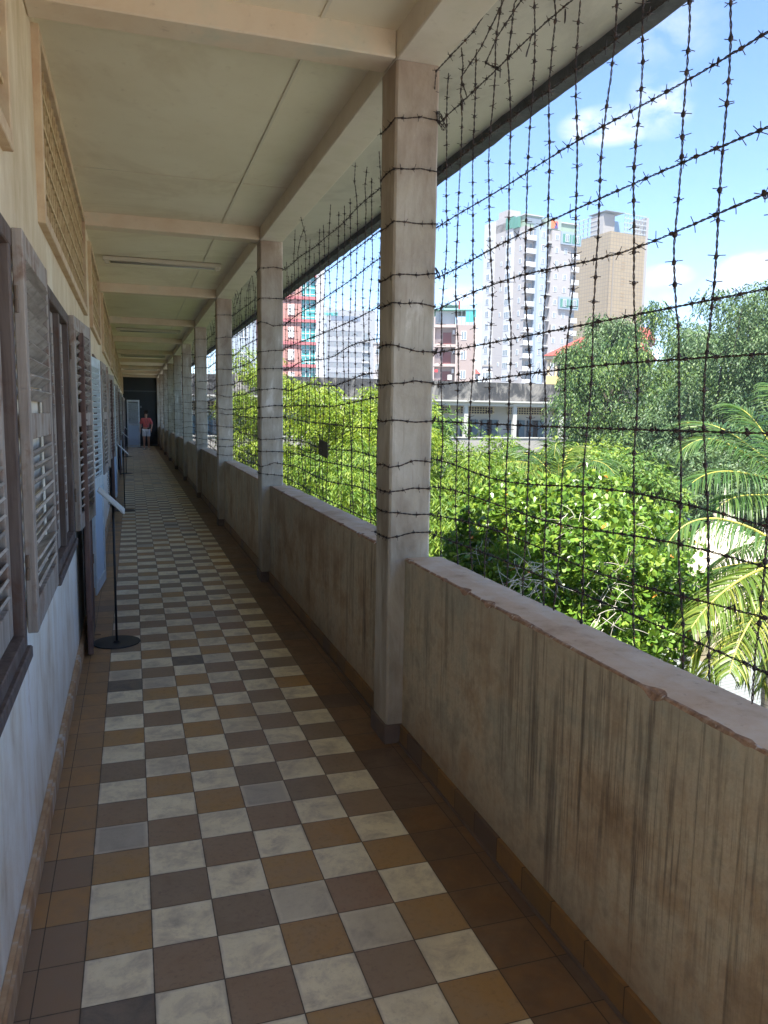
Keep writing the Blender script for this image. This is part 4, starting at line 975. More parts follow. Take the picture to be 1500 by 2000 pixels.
m = MB(); m.box(X0, X1, -.05, .20, z0+2.72, z0+4.02); m.box(X0, X1, -.0, 9, z0+2.661, z0+2.719); m.build('roof_parapet', M['oldroof'], t)
m = MB(); m.box(X0, X1, -.35, -.051, z0+2.66, z0+2.76); m.box(X0, X1, -.10, .18, z0+2.40, z0+2.659); m.build('roof_edge', M['school'], t)
for lv, zf in enumerate((z0-.75, z0-4.0)):
    m = MB(); m.box(X0, X1, -.02, 1.88, zf-.02, zf+.22); m.box(X0, X1, -.02, .14, zf+.221, zf+.95); m.box(X0, X1, -.08, .20, zf+.951, zf+1.02, 1); m.build('gallery_parapet', [M['schoolb'], M['school']], t)
xs = [21.98-2.6+3.72*i for i in range(-5, 7)]
for x in xs:
    for zf in (z0-.75, z0-4.0):
        m = MB(); m.box(x-.14, x+.14, -.04, .22, zf+1.021, zf+3.15); m.build('column', M['school'], t)
for zf in (z0-.75, z0-4.0):
    for x in xs[:-1]:
        m = MB(); a, b = x+.35, x+3.0 if int(x*10) % 2 else x+3.37
        m.box(a, b, 1.80, 1.899, zf+2.60, zf+3.15)
        n = int((b-a)/.21)
        for i in range(n):
            for j in range(3): m.box(a+.05+i*.21, a+.19+i*.21, 1.78, 1.799, zf+2.64+j*.165, zf+2.755+j*.165, 1)
        m.build('vent_grille', [M['cream'], M['hole']], t)
        for q, w_ in ((.45, .0), (2.0, 1.0)):
            m = MB(); m.box(x+q, x+q+1.25, 1.82, 1.899, zf+.95, zf+2.2, 1); m.box(x+q, x+q+.42, 1.74, 1.819, zf+.97, zf+2.2); m.box(x+q+.80+.03, x+q+1.25+.03, 1.74, 1.819, zf+.97, zf+2.2); m.build('window', [M['bluewood'], M['hole']], t)
tag(t, 'long school block opposite with blackened roof parapet, columns and lattice vents', 'building')

# ------------------------------------------------------------------ city buildings
def tint(name, c, rough=.8, var=.06): return simple(name, c, rough, .3, var, .15, 0)
W_ = tint('white_render', (.37, .38, .395)); TP = tint('taupe_render', (.30, .285, .28)); BL = tint('blue_grey_render', (.22, .28, .35)); LB = tint('pale_blue_render', (.27, .315, .36)); GR = tint('green_render', (.06, .19, .15)); GL = simple('far_window_glass', (.16, .19, .21), .2, .6, .2, .5, 0)
GLT = simple('teal_glass', (.05, .30, .30), .15, .7, .25, .6, 0); FRM = tint('white_frame', (.60, .61, .62)); PK = tint('pink_render', (.36, .19, .165)); PKD = tint('rose_band', (.36, .12, .13)); CR = tint('cream_render', (.50, .42, .28)); YL = tint('yellow_render', (.50, .38, .17)); RD = tint('red_roof_tiles', (.25, .055, .045)); CN = tint('bare_concrete', (.27, .26, .25))
k = NT('gold_panel_cladding', .5, .4); bt = k.n('ShaderNodeTexBrick'); bt.offset = 0; bt.inputs['Scale'].default_value = 1.0; bt.inputs['Mortar Size'].default_value = .10; bt.inputs['Brick Width'].default_value = 1.1; bt.inputs['Row Height'].default_value = 1.0
tcg = k.n('ShaderNodeTexCoord'); sp = k.sep(tcg.outputs['Object']); k.l(k.comb(k.m_('ADD', sp[0], sp[1]), sp[2], 0.0), bt.inputs['Vector'])
bt.inputs['Color1'].default_value = (.27, .21, .125, 1); bt.inputs['Color2'].default_value = (.25, .19, .11, 1); bt.inputs['Mortar'].default_value = (.185, .15, .10, 1); k.col(bt.outputs['Color']); GOLD = k.m
def bempty(name, px, D, rz): p = at(px, 800, D); return empty(name, (p[0], p[1], ZG), rz)
def zat(px, py, D): return at(px, py, D)[2]-ZG
def win(parent, x, z, w_, h_, mats, face='F', yy_=0.0, name='window', mull=1):
    m = MB(); d = .08
    def bx(a, b, c, e, lo, hi, mi):
        if face == 'F': m.box(a, b, yy_-hi, yy_-lo, c, e, mi)
        else: m.box(yy_-hi, yy_-lo, a, b, c, e, mi)          # left face: a,b run back along +y
    bx(x, x+w_, z, z+h_, .01, .06, 0)
    n = mull+1; g = .09; cw = (w_-g*(n+1))/n
    for i in range(n): bx(x+g+i*(cw+g), x+g+i*(cw+g)+cw, z+g, z+h_-g, .062, .075, 1)
    return m.build(name, mats, parent)
# apartment tower
D1 = 190; t = bempty('apartment_tower', 1016, D1, R(8.5)); HT = zat(1016, 440, D1); NF = 15; FH = 3.02
def X1(px): return (px-1016)*(15.9/115)
m = MB()
m.box(X1(1016), X1(1036)-.02, .9, 15, 0, HT, 0); m.box(X1(1036), X1(1060), .0, 15, 0, HT+.6, 1); m.box(X1(1040), X1(1056), -.35, -.01, 0, HT-.3, 2)
m.box(X1(1060)+.02, X1(1070), .8, 15, 0, HT, 0); m.box(X1(1070)+.02, X1(1113), 0.05, 15, 0, HT-.2, 0); m.box(X1(1113)+.02, X1(1131), 1.0, 15, 0, HT-.4, 0)
m.build('wall', [TP, BL, LB], t)
m = MB(); m.box(-.02, -.001, .0, 4.6, 0, HT, 0); m.box(-.6, -.003, 4.62, 7.4, 0, HT+.2, 1); m.box(-.2, -.003, 7.42, 12.4, 0, HT+2.2, 0); m.box(-.5, 6, 12.42, 17, 0, HT+3.4, 1); m.box(-.2, 5, 7.42, 12.38, HT+.3, HT+3.6, 0); m.build('side_wall', [TP, W_], t)
m = MB(); m.box(X1(1018), X1(1054), 1.2, 7, HT+.02, HT+2.6, 1); m.box(X1(1016), X1(1056), .9, 8, HT+2.61, HT+2.85, 0); m.box(X1(1019), X1(1053), 1.1, 1.19, HT+.9, HT+2.2, 2); m.box(-.7, 0.0, 2.5, 4.5, HT+.02, HT+2.4, 3); m.box(-.8, -.02, 4.5, 7.4, HT+.22, HT+2.9, 3)
m.box(X1(1058), X1(1091), .4, 7, HT+.02, HT+2.5, 4); m.box(X1(1093), X1(1129), 1.0, 8, HT+.02, HT+1.9, 1); m.box(X1(1091.5), X1(1130), .7, 8, HT+1.91, HT+2.2, 0); m.build('roof_terrace', [W_, tint('terrace_green', (.22, .30, .23)), GL, GR, tint('sage_wall', (.24, .30, .26))], t)
m = MB(); m.box(1.0, 4.6, 9, 13, HT+3.62, HT+5.6, 0); m.box(9.5, 14, 7, 11, HT+2.3, HT+3.8, 1); m.tube([(2.6, 11, HT+5.5), (2.6, 11, HT+9.5)], .07, 4); m.build('roof_tank', [TP, W_], t)
m = MB(); m.box(X1(1069), X1(1083), .28, .38, HT+.3, HT+1.95, 0); m.build('sign_board', tint('logo_orange', (.75, .16, .06)), t)
m = MB(); zz = HT+.3; m.add([(X1(1075), .26, zz), (X1(1083), .26, zz), (X1(1080.5), .26, zz+1.95)], [(0, 1, 2)]); m.add([(X1(1075), .27, zz), (X1(1083), .27, zz), (X1(1080.5), .27, zz+1.95)], [(2, 1, 0)]); m.build('sign_emblem', tint('logo_navy', (.06, .06, .20)), t)
nw = 0; rest = MB()
def tw(*a, **k_):
    global nw
    nw += 1
    return win(t, *a, **k_)
for f in range(NF):
    z = HT-FH*(f+1)+.7
    if z < 4: break
    tw(X1(1046), z, .95, 1.35, [FRM, GL], yy_=-.35, mull=1); tw(X1(1077.5), z, .95, 1.3, [FRM, GL], yy_=.05)
    if f in (0, 5, 10):
        m = MB(); m.box(X1(1088), X1(1131), -.45, .0, z-.9, z+2.0, 0); m.box(X1(1090.5), X1(1109), -.50, -.451, z-.5, z+1.5, 1); m.box(X1(1111), X1(1129), -.50, -.451, z-.5, z+1.5, 1); m.build('green_bay', [BL, GR], t)
        tw(X1(1096), z-.3, 1.1, 1.7, [FRM, GL], yy_=-.50); tw(X1(1118), z-.3, 1.1, 1.7, [FRM, GL], yy_=-.50)
    else:
        tw(X1(1097), z, .95, 1.3, [FRM, GL], yy_=.05)
        m = MB(); m.box(X1(1114), X1(1130.5), -.25, 1.0, z-.95, z-.70, 0); m.box(X1(1114), X1(1130.5), -.22, -.18, z-.7, z+.25, 1); m.box(X1(1116), X1(1120), .93, .99, z-.6, z+1.4, 2); m.box(X1(1123), X1(1128), .93, .99, z-.6, z+1.4, 2); m.build('balcony', [W_, tint('balcony_rail', (.50, .50, .50)), GL], t)
    m = MB(); m.box(X1(1015), X1(1035.5), -.35, .9, z-.95, z-.68, 0); m.box(X1(1015.3), X1(1035.3), -.32, -.28, z-.68, z+.2, 1); m.box(X1(1018), X1(1023), .82, .89, z-.6, z+1.5, 2); m.box(X1(1028), X1(1033), .82, .89, z-.6, z+1.5, 2); m.build('balcony', [W_, M['white'] and tint('balcony_rail_pale', (.56, .55, .55)), GL], t)
    m = MB(); m.box(X1(1061), X1(1069.5), -.1, .8, z-.9, z-.65, 0); m.box(X1(1062), X1(1066), .72, .79, z-.2, z+1.1, 1); m.build('balcony', [W_, GL], t)
    tw(1.6, z, .9, 1.2, [FRM, GL], face='L', yy_=-.02); tw(5.0, z-.1, 2.2, 1.5, [FRM, GL], face='L', yy_=-.6, mull=2)
    if f % 2 == 0: tw(9.2, z+.6, .7, 1.0, [FRM, GL], face='L', yy_=-.2)
    tw(14.0, z+1.0, 1.5, 1.5, [FRM, GL], face='L', yy_=-.5)
tag(t, 'tall grey and white apartment tower with balconies, a blue strip and a rooftop logo', 'apartment tower')
# gold clad tower
D2 = 232; t = bempty('office_tower', 1176, D2, R(8.5)); HT = zat(1176, 452, D2); WX = 12.9
m = MB(); m.box(0, WX, 0, 20, 0, HT); m.build('wall', GOLD, t)
m = MB(); m.box(WX+.02, WX+1.1, .1, 16, 0, HT+5.2, 0); m.box(-.12, 1.2, -.10, -.02, 0, HT-6, 1); m.box(-.12, -.03, -.1, 1.5, 0, HT-6, 1); m.box(1.0, 1.5, -.25, -.11, 0, HT-5.5, 2); m.build('edge_wall', [CN, GOLD, tint('dark_gutter', (.2, .17, .13))], t)
m = MB(); hs_ = zat(1190, 412, D2)
m.box(-.0, 4.2, 3.3, 8.5, HT+.01, hs_); m.build('stair_core', CN, t)
m = MB(); m.box(-.3, 6.6, 2.0, 9.5, hs_+.55, hs_+.70, 0); m.box(.8, 4.0, 4, 8, hs_+.01, hs_+.54, 0); m.build('roof', tint('helipad_grey', (.20, .24, .26)), t)
m = MB()
for q in range(5):
    z = HT+.2+q*1.25; m.box(4.8, WX, -.1, .1, z, z+.16); m.box(-.1, .1, 5.6, 20, z, z+.16)
for q in range(8): x = 5+q*1.08; m.box(x, x+.14, .12, .26, HT, HT+5.6-q*.08)
for q in range(8): y = 6+q*1.9; m.box(.12, .3, y, y+.2, HT, HT+5.6)
m.box(4.8, WX, 5, 5.2, HT+.01, HT+4.4, 1); m.build('steel_frame', [tint('steel_grey', (.34, .38, .41)), tint('blue_sheet', (.20, .34, .48))], t)
for q in range(11):
    m = MB()
    for s_ in range(3): m.box(4.6, 5.9, -.05, -.01, HT-4-q*4.2-s_*.9, HT-3.7-q*4.2-s_*.9)
    m.build('louvre', tint('louvre_brown', (.25, .18, .10)), t)
tag(t, 'tall gold clad office tower with an unfinished steel frame on its roof', 'office tower')
# pink block with teal glazing
D3 = 115; t = bempty('pink_building', 588, D3, R(-9)); HT = 34.0; px_m = D3/FPX
m = MB(); m.box(-9, 0, 0, 14, 0, HT); m.build('wall', PK, t)
m = MB(); m.box(.0, 2.15, .25, 12, 0, HT); m.build('glass_shaft', GLT, t)
m = MB(); m.box(2.16, 3.3, -.2, 14, 0, HT-.5); m.build('side_pier', W_, t)
for f in range(10):
    z = HT-2.4-f*3.2; zz = z
    m = MB(); m.box(-9, 2.155, -.25, .22, zz, zz+.42); m.build('floor_band', PKD, t)
    m = MB()
    for a in (.0, .62, 1.22, 2.05): m.box(a, a+.08, .12, .24, zz+.43, zz+3.19)
    for q in (.3, 1.2, 2.1): m.box(.0, 2.1, .10, .119, zz+.43+q, zz+.51+q)
    m.build('glazing_bars', FRM, t)
    m = MB(); m.box(-5.2, -3.0, -.12, -.01, zz+.9, zz+2.6, 0); m.box(-5.0, -4.2, -.16, -.121, zz+.5, zz+1.2, 1); m.box(-1.9, -1.0, -.12, -.01, zz+1.0, zz+2.5, 0); m.build('window', [FRM, CR], t)
tag(t, 'pink high building with rose bands and a teal glass column beyond the second net', 'building')
# white hotel with teal letters
D4 = 235; t = bempty('hotel_building', 638, D4, R(-10)); W4 = tint('hotel_white_paint', (.24, .255, .28)); HT = zat(640, 604, D4); S4 = D4/FPX
m = MB(); m.box(0, 14.4, 0, 16, 0, HT); m.build('wall', W4, t)
m = MB(); m.box(-2.9, -.02, 1.2, 10, 0, HT-.6); m.build('side_wall', LB, t)
def X4(px): return (px-638)*14.4/91
m = MB(); m.box(X4(645), X4(700), -.06, -.01, zat(670, 626, D4), zat(670, 617, D4)); m.build('window_band', simple('slate_glass', (.12, .15, .20), .3, .5, .1, .5, 0), t)
for f in range(6):
    z = zat(670, 647+20.4*f, D4)
    m = MB(); m.box(X4(638.5), X4(704), -.07, -.01, z, z+.10, 1); m.box(X4(638.5), X4(703), -.03, -.001, z-1.35, z-.01, 2)
    for q in range(6): xx = X4(641+q*10.5); m.box(xx, xx+.42, -.06, -.031, z-1.25, z-.12, 0)
    m.build('window_band', [GL, tint('shadow_grey', (.10, .11, .13)), tint('pale_grey_band', (.17, .185, .205))], t)
    m = MB(); m.box(X4(704.5), X4(718), -.05, -.01, z-2.4, z+.1, 1); m.box(X4(704), X4(719), -.55, -.051, z-3.05, z-2.55, 0)
    for q in range(3): xx = X4(705.5+q*4.3); m.box(xx, xx+.55, -.09, -.051, z-2.2, z-.2, 2)
    m.build('balcony', [W_, tint('balcony_dark', (.25, .26, .27)), GL], t)
    m = MB(); m.box(-2.2, -.7, 1.10, 1.19, z-1.6, z-.2); m.build('side_window', GL, t)
fc = bpy.data.curves.new('sign_letters', 'FONT'); fc.body = 'Emerald'; fc.size = 1.25*1.35; fc.extrude = .06; fc.offset = .02
fo = bpy.data.objects.new('tmp_text', fc); C.objects.link(fo)
bpy.context.view_layer.update(); me = bpy.data.meshes.new_from_object(fo.evaluated_get(bpy.context.evaluated_depsgraph_get())); bpy.data.objects.remove(fo)
lo = bpy.data.objects.new('sign_letters', me); C.objects.link(lo); lo.parent = t; me.materials.clear(); me.materials.append(tint('sign_teal', (.03, .36, .36)))
xs_ = [v.co.x for v in me.vertices]; w_ = max(xs_)-min(xs_); lo.rotation_euler = (PI/2, 0, 0); lo.scale = (5.6/w_, .95, 1); lo.location = (-2.7, -.10, HT-1.75)
tag(t, 'white hotel with long window bands and teal lettering at its roof corner', 'building')
# taupe town house
D5 = 134; t = bempty('town_house', 843, D5, R(-24)); S5 = D5/FPX/.93
HT = zat(880, 632, D5)
def X5(px): return (px-843)*S5
m = MB(); m.box(X5(828), X5(884)-.02, 1.0, 10, 0, HT, 0); m.box(X5(884), X5(915), .0, 10, 0, HT-.2, 0); m.box(X5(915)+.01, X5(919), -.15, 10, 0, HT+1.0, 1); m.box(X5(883), X5(886), -.3, -.01, 0, HT+1.1, 1); m.box(X5(843), X5(846), -.2, .99, 0, HT+1.1, 1); m.build('wall', [tint('taupe_house_paint', (.27, .22, .205)), tint('taupe_house_trim', (.36, .30, .275))], t)
for f in range(5):
    z = HT-1.2-f*3.25
    m = MB(); m.box(X5(828), X5(883)-.01, -.25, .98, z+.55, z+1.0, 0); m.box(X5(846), X5(883), -.22, -.18, z-2.2, z-1.4, 1) if False else None
    m.build('floor_slab', tint('taupe_house_trim', (.36, .30, .275)), t)
    m = MB(); m.box(X5(846.5), X5(858), .90, .99, z-2.6, z+.5, 0); m.box(X5(860), X5(875), .88, .99, z-2.3, z-.2, 1); m.build('lattice_door', [tint('pink_lattice', (.42, .33, .31)), tint('maroon_door', (.16, .05, .05))], t)
    m = MB(); m.box(X5(877), X5(881), .5, .98, z-.5, z+.2); m.build('air_conditioner', FRM, t)
    m = MB()
    for q in range(7): m.box(X5(846), X5(859), -.22, -.20, z-2.3+q*.14, z-2.26+q*.14)
    m.build('railing', tint('taupe_house_trim', (.36, .30, .275)), t)
    win(t, X5(892), z-1.5, .95, 1.45, [FRM, GL], yy_=0.0)
m = MB(); m.box(X5(846), X5(880), 1.2, 8, HT+.02, HT+2.2, 0); m.box(X5(840), X5(917), .2, 9, HT+2.25, HT+2.35, 1); m.box(X5(900), X5(917), .3, .4, HT+.3, HT+2.24, 2); m.box(X5(916), X5(917.2), .4, 8, HT+1.1, HT+2.24, 2); m.box(X5(852), X5(858), 1.1, 1.19, HT+.3, HT+1.9, 3)
for q in range(5): m.box(X5(885+q*7), X5(885+q*7)+.08, .25, .33, HT-.19, HT+2.24, 3)
m.box(X5(855), X5(888), 2, 6, HT+3.3, HT+3.36, 0); m.box(X5(886), X5(889), 2, 3, HT+2.36, HT+4.0, 4); m.build('roof_terrace', [tint('grey_shed', (.36, .40, .41)), tint('green_sheet', (.12, .34, .26)), GLT, GL, RD], t)
m = MB(); m.box(X5(847), X5(852.5), -.30, -.26, zat(850, 727, D5), zat(850, 722, D5)); m.build('sign_board', tint('red_sign', (.62, .04, .05)), t)
m = MB(); m.tube([(X5(874), .2, zat(874, 742, D5)), (X5(874), .2, zat(874, 732, D5))], .42, 12); m.build('water_tank', tint('grey_tank', (.5, .5, .48)), t)
tag(t, 'taupe town house with maroon doors and green sheet roof right of the nearest pillar', 'town house')
def house(name, label, px0, px1, ytop, D, rz, wall, roofm, dep=8, roof_h=2.0, nwin=2, rows=2, flat=False):
    t = bempty(name, px0, D, -math.atan2(at(px0, 800, D)[0]-CAM[0], at(px0, 800, D)[1]-CAM[1])); W = (px1-px0)*D/FPX/.95; H = zat((px0+px1)/2, ytop, D)
    m = MB(); m.box(0, W, 0, dep, 0, H); m.build('wall', wall, t)
    m = MB()
    if flat: m.box(-.15, W+.15, -.15, dep, H+.01, H+.35)
    else:
        V = [(-.4, -.5, H), (W+.4, -.5, H), (W+.4, dep+.4, H), (-.4, dep+.4, H), (W*.22, dep*.4, H+roof_h), (W*.78, dep*.4, H+roof_h)]
        m.add(V, [(0, 1, 5, 4), (1, 2, 5), (2, 3, 4, 5), (3, 0, 4), (3, 2, 1, 0)])
    m.build('roof', roofm, t)
    for r_i in range(rows):
        for c_ in range(nwin): win(t, W*(c_+.5)/nwin-.5, H-2.3-r_i*3.1, 1.0, 1.3, [FRM, GL])
    tag(t, label, 'house'); return t
house('house', 'small white house with a red roof left of the apartment tower', 917, 931, 730, 150, 8, W_, RD, 8, 1.1, 1, 2)
house('house', 'small white flat roofed house at the foot of the apartment tower', 941, 957, 716, 150, 8, W_, CN, 8, 1, 2, 2, True)
house('house', 'plain grey low building behind the hotel lettering block, right of it', 728, 742, 672, 170, 8, TP, CN, 8, 1, 1, 4, True)
house('house', 'white flat roofed house behind the big dark trees', 1150, 1215, 724, 80, 8, W_, CN, 8, 1, 3, 1, True)
house('house', 'brick coloured house with a red roof glimpsed between the dark trees', 1232, 1262, 664, 110, 8, tint('brick_render', (.35, .20, .15)), RD, 9, 2, 3, 3)
house('house', 'pale blue high block seen through the third wire net', 452, 497, 420, 100, 6, LB, CN, 12, 1, 1, 7, True)
house('house', 'cream low building seen low through the third wire net', 440, 520, 737, 62, 3, CR, CN, 6, 1, 3, 1, True)
# yellow villa
D6 = 76; t = bempty('villa', 1060, D6, R(-41)); H = zat(1062, 702, D6)
m = MB(); m.box(.4, 9, .9, 8, 0, H-2.3); m.box(.4, 9, 2.6, 8, H-2.29, H, 1); m.build('wall', [YL, TP], t)
m = MB(); m.box(.0, 9.3, -.1, 8.2, H+.001, H+.32); m.build('cornice', CR, t)
m = MB(); V = [(-.1, -.3, H+.33), (9.6, -.3, H+.33), (9.6, 8.4, H+.33), (-.1, 8.4, H+.33), (3.2, 4, H+2.6), (7.5, 4, H+2.6)]; m.add(V, [(0, 1, 5, 4), (1, 2, 5), (2, 3, 4, 5), (3, 0, 4), (3, 2, 1, 0)]); m.build('roof', RD, t)
for x in (.15, .85, 2.8, 4.9):
    m = MB(); m.tube([(x+.2, .25, H-2.35), (x+.2, .25, H-.35), (x+.2, .25, H-.02)], [.13, .13, .24], 10); m.build('column', CR, t)
m = MB(); m.box(.2, 9.2, .0, .55, H-2.75, H-1.55); m.build('balcony', YL, t)
for x in (1.0, 3.4):
    m = MB(); m.add([(x-.3, -.2, H-3.6), (x+1.5, -.2, H-3.6), (x+1.3, .9, H-2.9), (x-.1, .9, H-2.9)], [(0, 1, 2, 3)]); m.box(x, x+1.2, .82, .89, H-5.2, H-3.7, 1); m.build('awning_window', [RD, tint('brown_shutter', (.22, .11, .07))], t)
tag(t, 'yellow villa with a red hipped roof and columned balcony beside the apartment tower', 'villa')

# ------------------------------------------------------------------ courtyard things seen over the parapet
TEN = simple('white_tent_fabric', (.24, .26, .28), .6, .3, .04, .6, 0); BLU = simple('blue_tent_trim', (.03, .06, .35), .6)
a = onz(1292, 1012, -4.2); b = onz(1440, 1016, -4.2)
t = empty('marquee_tent', (a[0], a[1], ZG)); ex = unit((b-a)[None])[0]; W = np.linalg.norm(b-a)*1.25; ey = np.array([-ex[1], ex[0], 0])
def TP_(x, y, z): return tuple(ex*x+ey*y+np.array([0, 0, z]))
zb = -4.2-ZG; dp = 8.0; m = MB()
m.add([TP_(-3, 0, zb), TP_(W*.55, 0, zb), TP_(W*.38, dp, zb+1.9), TP_(-3, dp, zb+1.9)], [(0, 1, 2, 3)]); m.add([TP_(W*.55, 0, zb), TP_(W, 4, zb), TP_(W*.9, dp, zb+.2), TP_(W*.38, dp, zb+1.9)], [(0, 1, 2, 3)])
m.add([TP_(-3, dp*2, zb), TP_(W*.55, dp*2, zb), TP_(W*.38, dp, zb+1.9), TP_(-3, dp, zb+1.9)], [(3, 2, 1, 0)]); m.build('canopy', TEN, t)
m = MB(); m.add([TP_(-3, -.02, zb-.02), TP_(W*.55, -.02, zb-.02), TP_(W*.55, -.02, zb-.45), TP_(-3, -.02, zb-.45)], [(0, 1, 2, 3)]); m.add([TP_(W*.55, -.02, zb-.02), TP_(W, 4, zb-.02), TP_(W, 4, zb-.45), TP_(W*.55, -.02, zb-.45)], [(0, 1, 2, 3)]); m.build('valance', BLU, t)
for x, y in ((-3, 0), (W*.55, 0), (W, 4), (-3, dp*2)):
    m = MB(); m.tube([TP_(x, y, 0), TP_(x, y, zb)], .04, 8); m.build('leg', FRM, t)
tag(t, 'white marquee tent with a blue valance beyond the palm fronds', 'tent')
# stupa finial
p = at(1413, 1012, 21); t = empty('stupa', (p[0], p[1], ZG)); zt = p[2]-ZG
prof = [(.0, 1.02), (.02, .98), (.03, .78), (.06, .70), (.05, .66), (.12, .60), (.10, .55), (.17, .48), (.13, .40), (.24, .30), (.20, .24), (.34, .12), (.30, .05), (.48, -.15), (.60, -.35), (1.3, -.7), (1.35, -3.2)]
m = MB(); n = 24; V = []; F = []
for r_, z in prof:
    for i in range(n): V.append((r_*.75*math.cos(i*2*PI/n), r_*.75*math.sin(i*2*PI/n), zt+z*.78))
for j in range(len(prof)-1):
    for i in range(n): F.append((j*n+i, j*n+(i+1) % n, (j+1)*n+(i+1) % n, (j+1)*n+i))
m.add(V, F); m.build('spire', simple('cream_stupa_plaster', (.62, .55, .44), .8), t, True)
m = MB(); m.box(-1.2, 1.2, -1.2, 1.2, 0, zt-2.4); m.build('base', CR, t)
tag(t, 'small cream stupa spire in front of the white tent', 'stupa')
# white sheet roofs below
k = NT('white_corrugated_sheet', .5, .4); q = k.m_('SINE', k.m_('MULTIPLY', k.sep(k.pos())[1], 42.0)); k.col(k.mix(k.ramp(k.noise(k.pos(), 1.2, 5), [(.4, 0), (.7, .6)]), (.19, .21, .21), (.13, .14, .14))); k.bump(q, .5, .02); SHT = k.m
def sheet_roof(label, x0, x1, y0, y1, z, slope, cat='sheet roof'):
    t = empty('sheet_roof', (x0, y0, ZG)); m = MB(); h_ = z-ZG
    m.add([(0, 0, h_), (x1-x0, 0, h_+slope), (x1-x0, y1-y0, h_+slope), (0, y1-y0, h_), (0, 0, h_-.05), (x1-x0, 0, h_+slope-.05), (x1-x0, y1-y0, h_+slope-.05), (0, y1-y0, h_-.05)], [(0, 1, 2, 3), (7, 6, 5, 4), (0, 4, 5, 1), (1, 5, 6, 2), (2, 6, 7, 3), (3, 7, 4, 0)]); m.build('roof', SHT, t)
    m = MB(); m.box(-.12, 0, 0, y1-y0, h_-.12, h_+.02); m.build('gutter', M['black'], t)
    for x, y in ((.2, .2), (x1-x0-.2, .2), (x1-x0-.2, y1-y0-.2), (.2, y1-y0-.2)):
        m = MB(); m.tube([(x, y, 0), (x, y, h_-.06+slope*x/(x1-x0))], .05, 8); m.build('post', M['black'], t)
    tag(t, label, cat); return t
sheet_roof('white corrugated sheet roof directly below the parapet, under the near palm', 3.6, 8.6, -2, 10.5, -3.6, .5)
sheet_roof('white sheet roof farther out beyond the near palm', 11.2, 17.5, 6, 19, -4.2, .5)
m = MB(); q = onz(1362, 1120, -5.2); m.box(q[0]-.4, q[0]+.4, q[1]-.3, q[1]+.3, -5.3, -5.1); m.box(q[0]-.36, q[0]-.3, q[1]-.26, q[1]-.2, ZG, -5.301); m.box(q[0]+.3, q[0]+.36, q[1]+.2, q[1]+.26, ZG, -5.301)
o = m.build('stall_roof', tint('orange_canvas', (.75, .12, .05))); tag(o, 'small orange-red stall roof glimpsed between palm fronds', 'stall')

# ------------------------------------------------------------------ the walking visitor
def skin(name, verts, edges, radii, mat, parent, root=0, sub=2):
    me = bpy.data.meshes.new(name); me.from_pydata(verts, edges, []); o = bpy.data.objects.new(name, me); C.objects.link(o); o.parent = parent
    md = o.modifiers.new('skin', 'SKIN'); md.use_smooth_shade = True
    me.skin_vertices[0].data
    for i, r_ in enumerate(radii):
        rr_ = r_ if isinstance(r_, tuple) else (r_, r_); me.skin_vertices[0].data[i].radius = rr_
    me.skin_vertices[0].data[root].use_root = True
    s = o.modifiers.new('sub', 'SUBSURF'); s.levels = sub; s.render_levels = sub; me.materials.append(mat)
    # bake to a plain mesh
    bpy.context.view_layer.update(); nm = bpy.data.meshes.new_from_object(o.evaluated_get(bpy.context.evaluated_depsgraph_get()))
    o.modifiers.clear(); o.data = nm; bpy.data.meshes.remove(me); nm.name = name
    return o
t = empty('person', (.78, 33.75, 0), R(-6))
SK = simple('skin', (.50, .27, .18), .55, .4, .05, 5, 0); SH = simple('coral_red_shirt', (.62, .13, .12), .8, .2, .12, 12); WS = simple('white_shorts', (.78, .78, .80), .8, .2, .04); HR = simple('dark_brown_hair', (.03, .018, .012), .7); SO = simple('white_shoes', (.66, .66, .64), .7)
v = []; e = []; r_ = []
def add(p, rad, par=None):
    v.append(p); r_.append(rad)
    if par is not None: e.append((par, len(v)-1))
    return len(v)-1
pel = add((0, 0, .90), (.125, .095)); sp_ = add((0, .0, 1.05), (.115, .085), pel); ch = add((0, .0, 1.24), (.14, .10), sp_); nb = add((0, .005, 1.375), (.055, .055), ch); nk = add((0, -.005, 1.43), .046, nb); h1 = add((0, -.018, 1.50), (.064, .078), nk); h2 = add((0, -.008, 1.575), (.066, .082), h1); h3 = add((0, -.005, 1.61), (.045, .055), h2)
def hand(wr, d, side):
    p = add(tuple(np.array(wr)+np.array(d)*.05), (.030, .016), wr_i)
    p2 = add(tuple(np.array(wr)+np.array(d)*.085), (.032, .014), p)
    for q, (o_, L) in enumerate(zip((-.026, -.009, .009, .025), (.060, .070, .066, .052))):
        b_ = np.array(wr)+np.array(d)*.09+np.array([0, o_, 0]); f1 = add(tuple(b_), .009, p2); f2 = add(tuple(b_+np.array(d)*L*.5+np.array([-.004*side, 0, 0])), .008, f1); add(tuple(b_+np.array(d)*L+np.array([-.016*side, 0, 0])), .0065, f2)
    th = add(tuple(np.array(wr)+np.array(d)*.05+np.array([-.004*side, -.034, 0])), .0095, p); add(tuple(np.array(wr)+np.array(d)*.085+np.array([-.010*side, -.048, 0])), .0075, th)
for side, elb, wrs in ((-1, (-.235, .03, 1.07), (-.255, -.03, .85)), (1, (.245, .06, 1.09), (.215, -.04, .90))):
    s_ = add((side*.155, .0, 1.335), .052, ch); el = add(elb, .040, s_); wr_i = add(wrs, .026, el); hand(wrs, (.0, -.12, -.99), side)
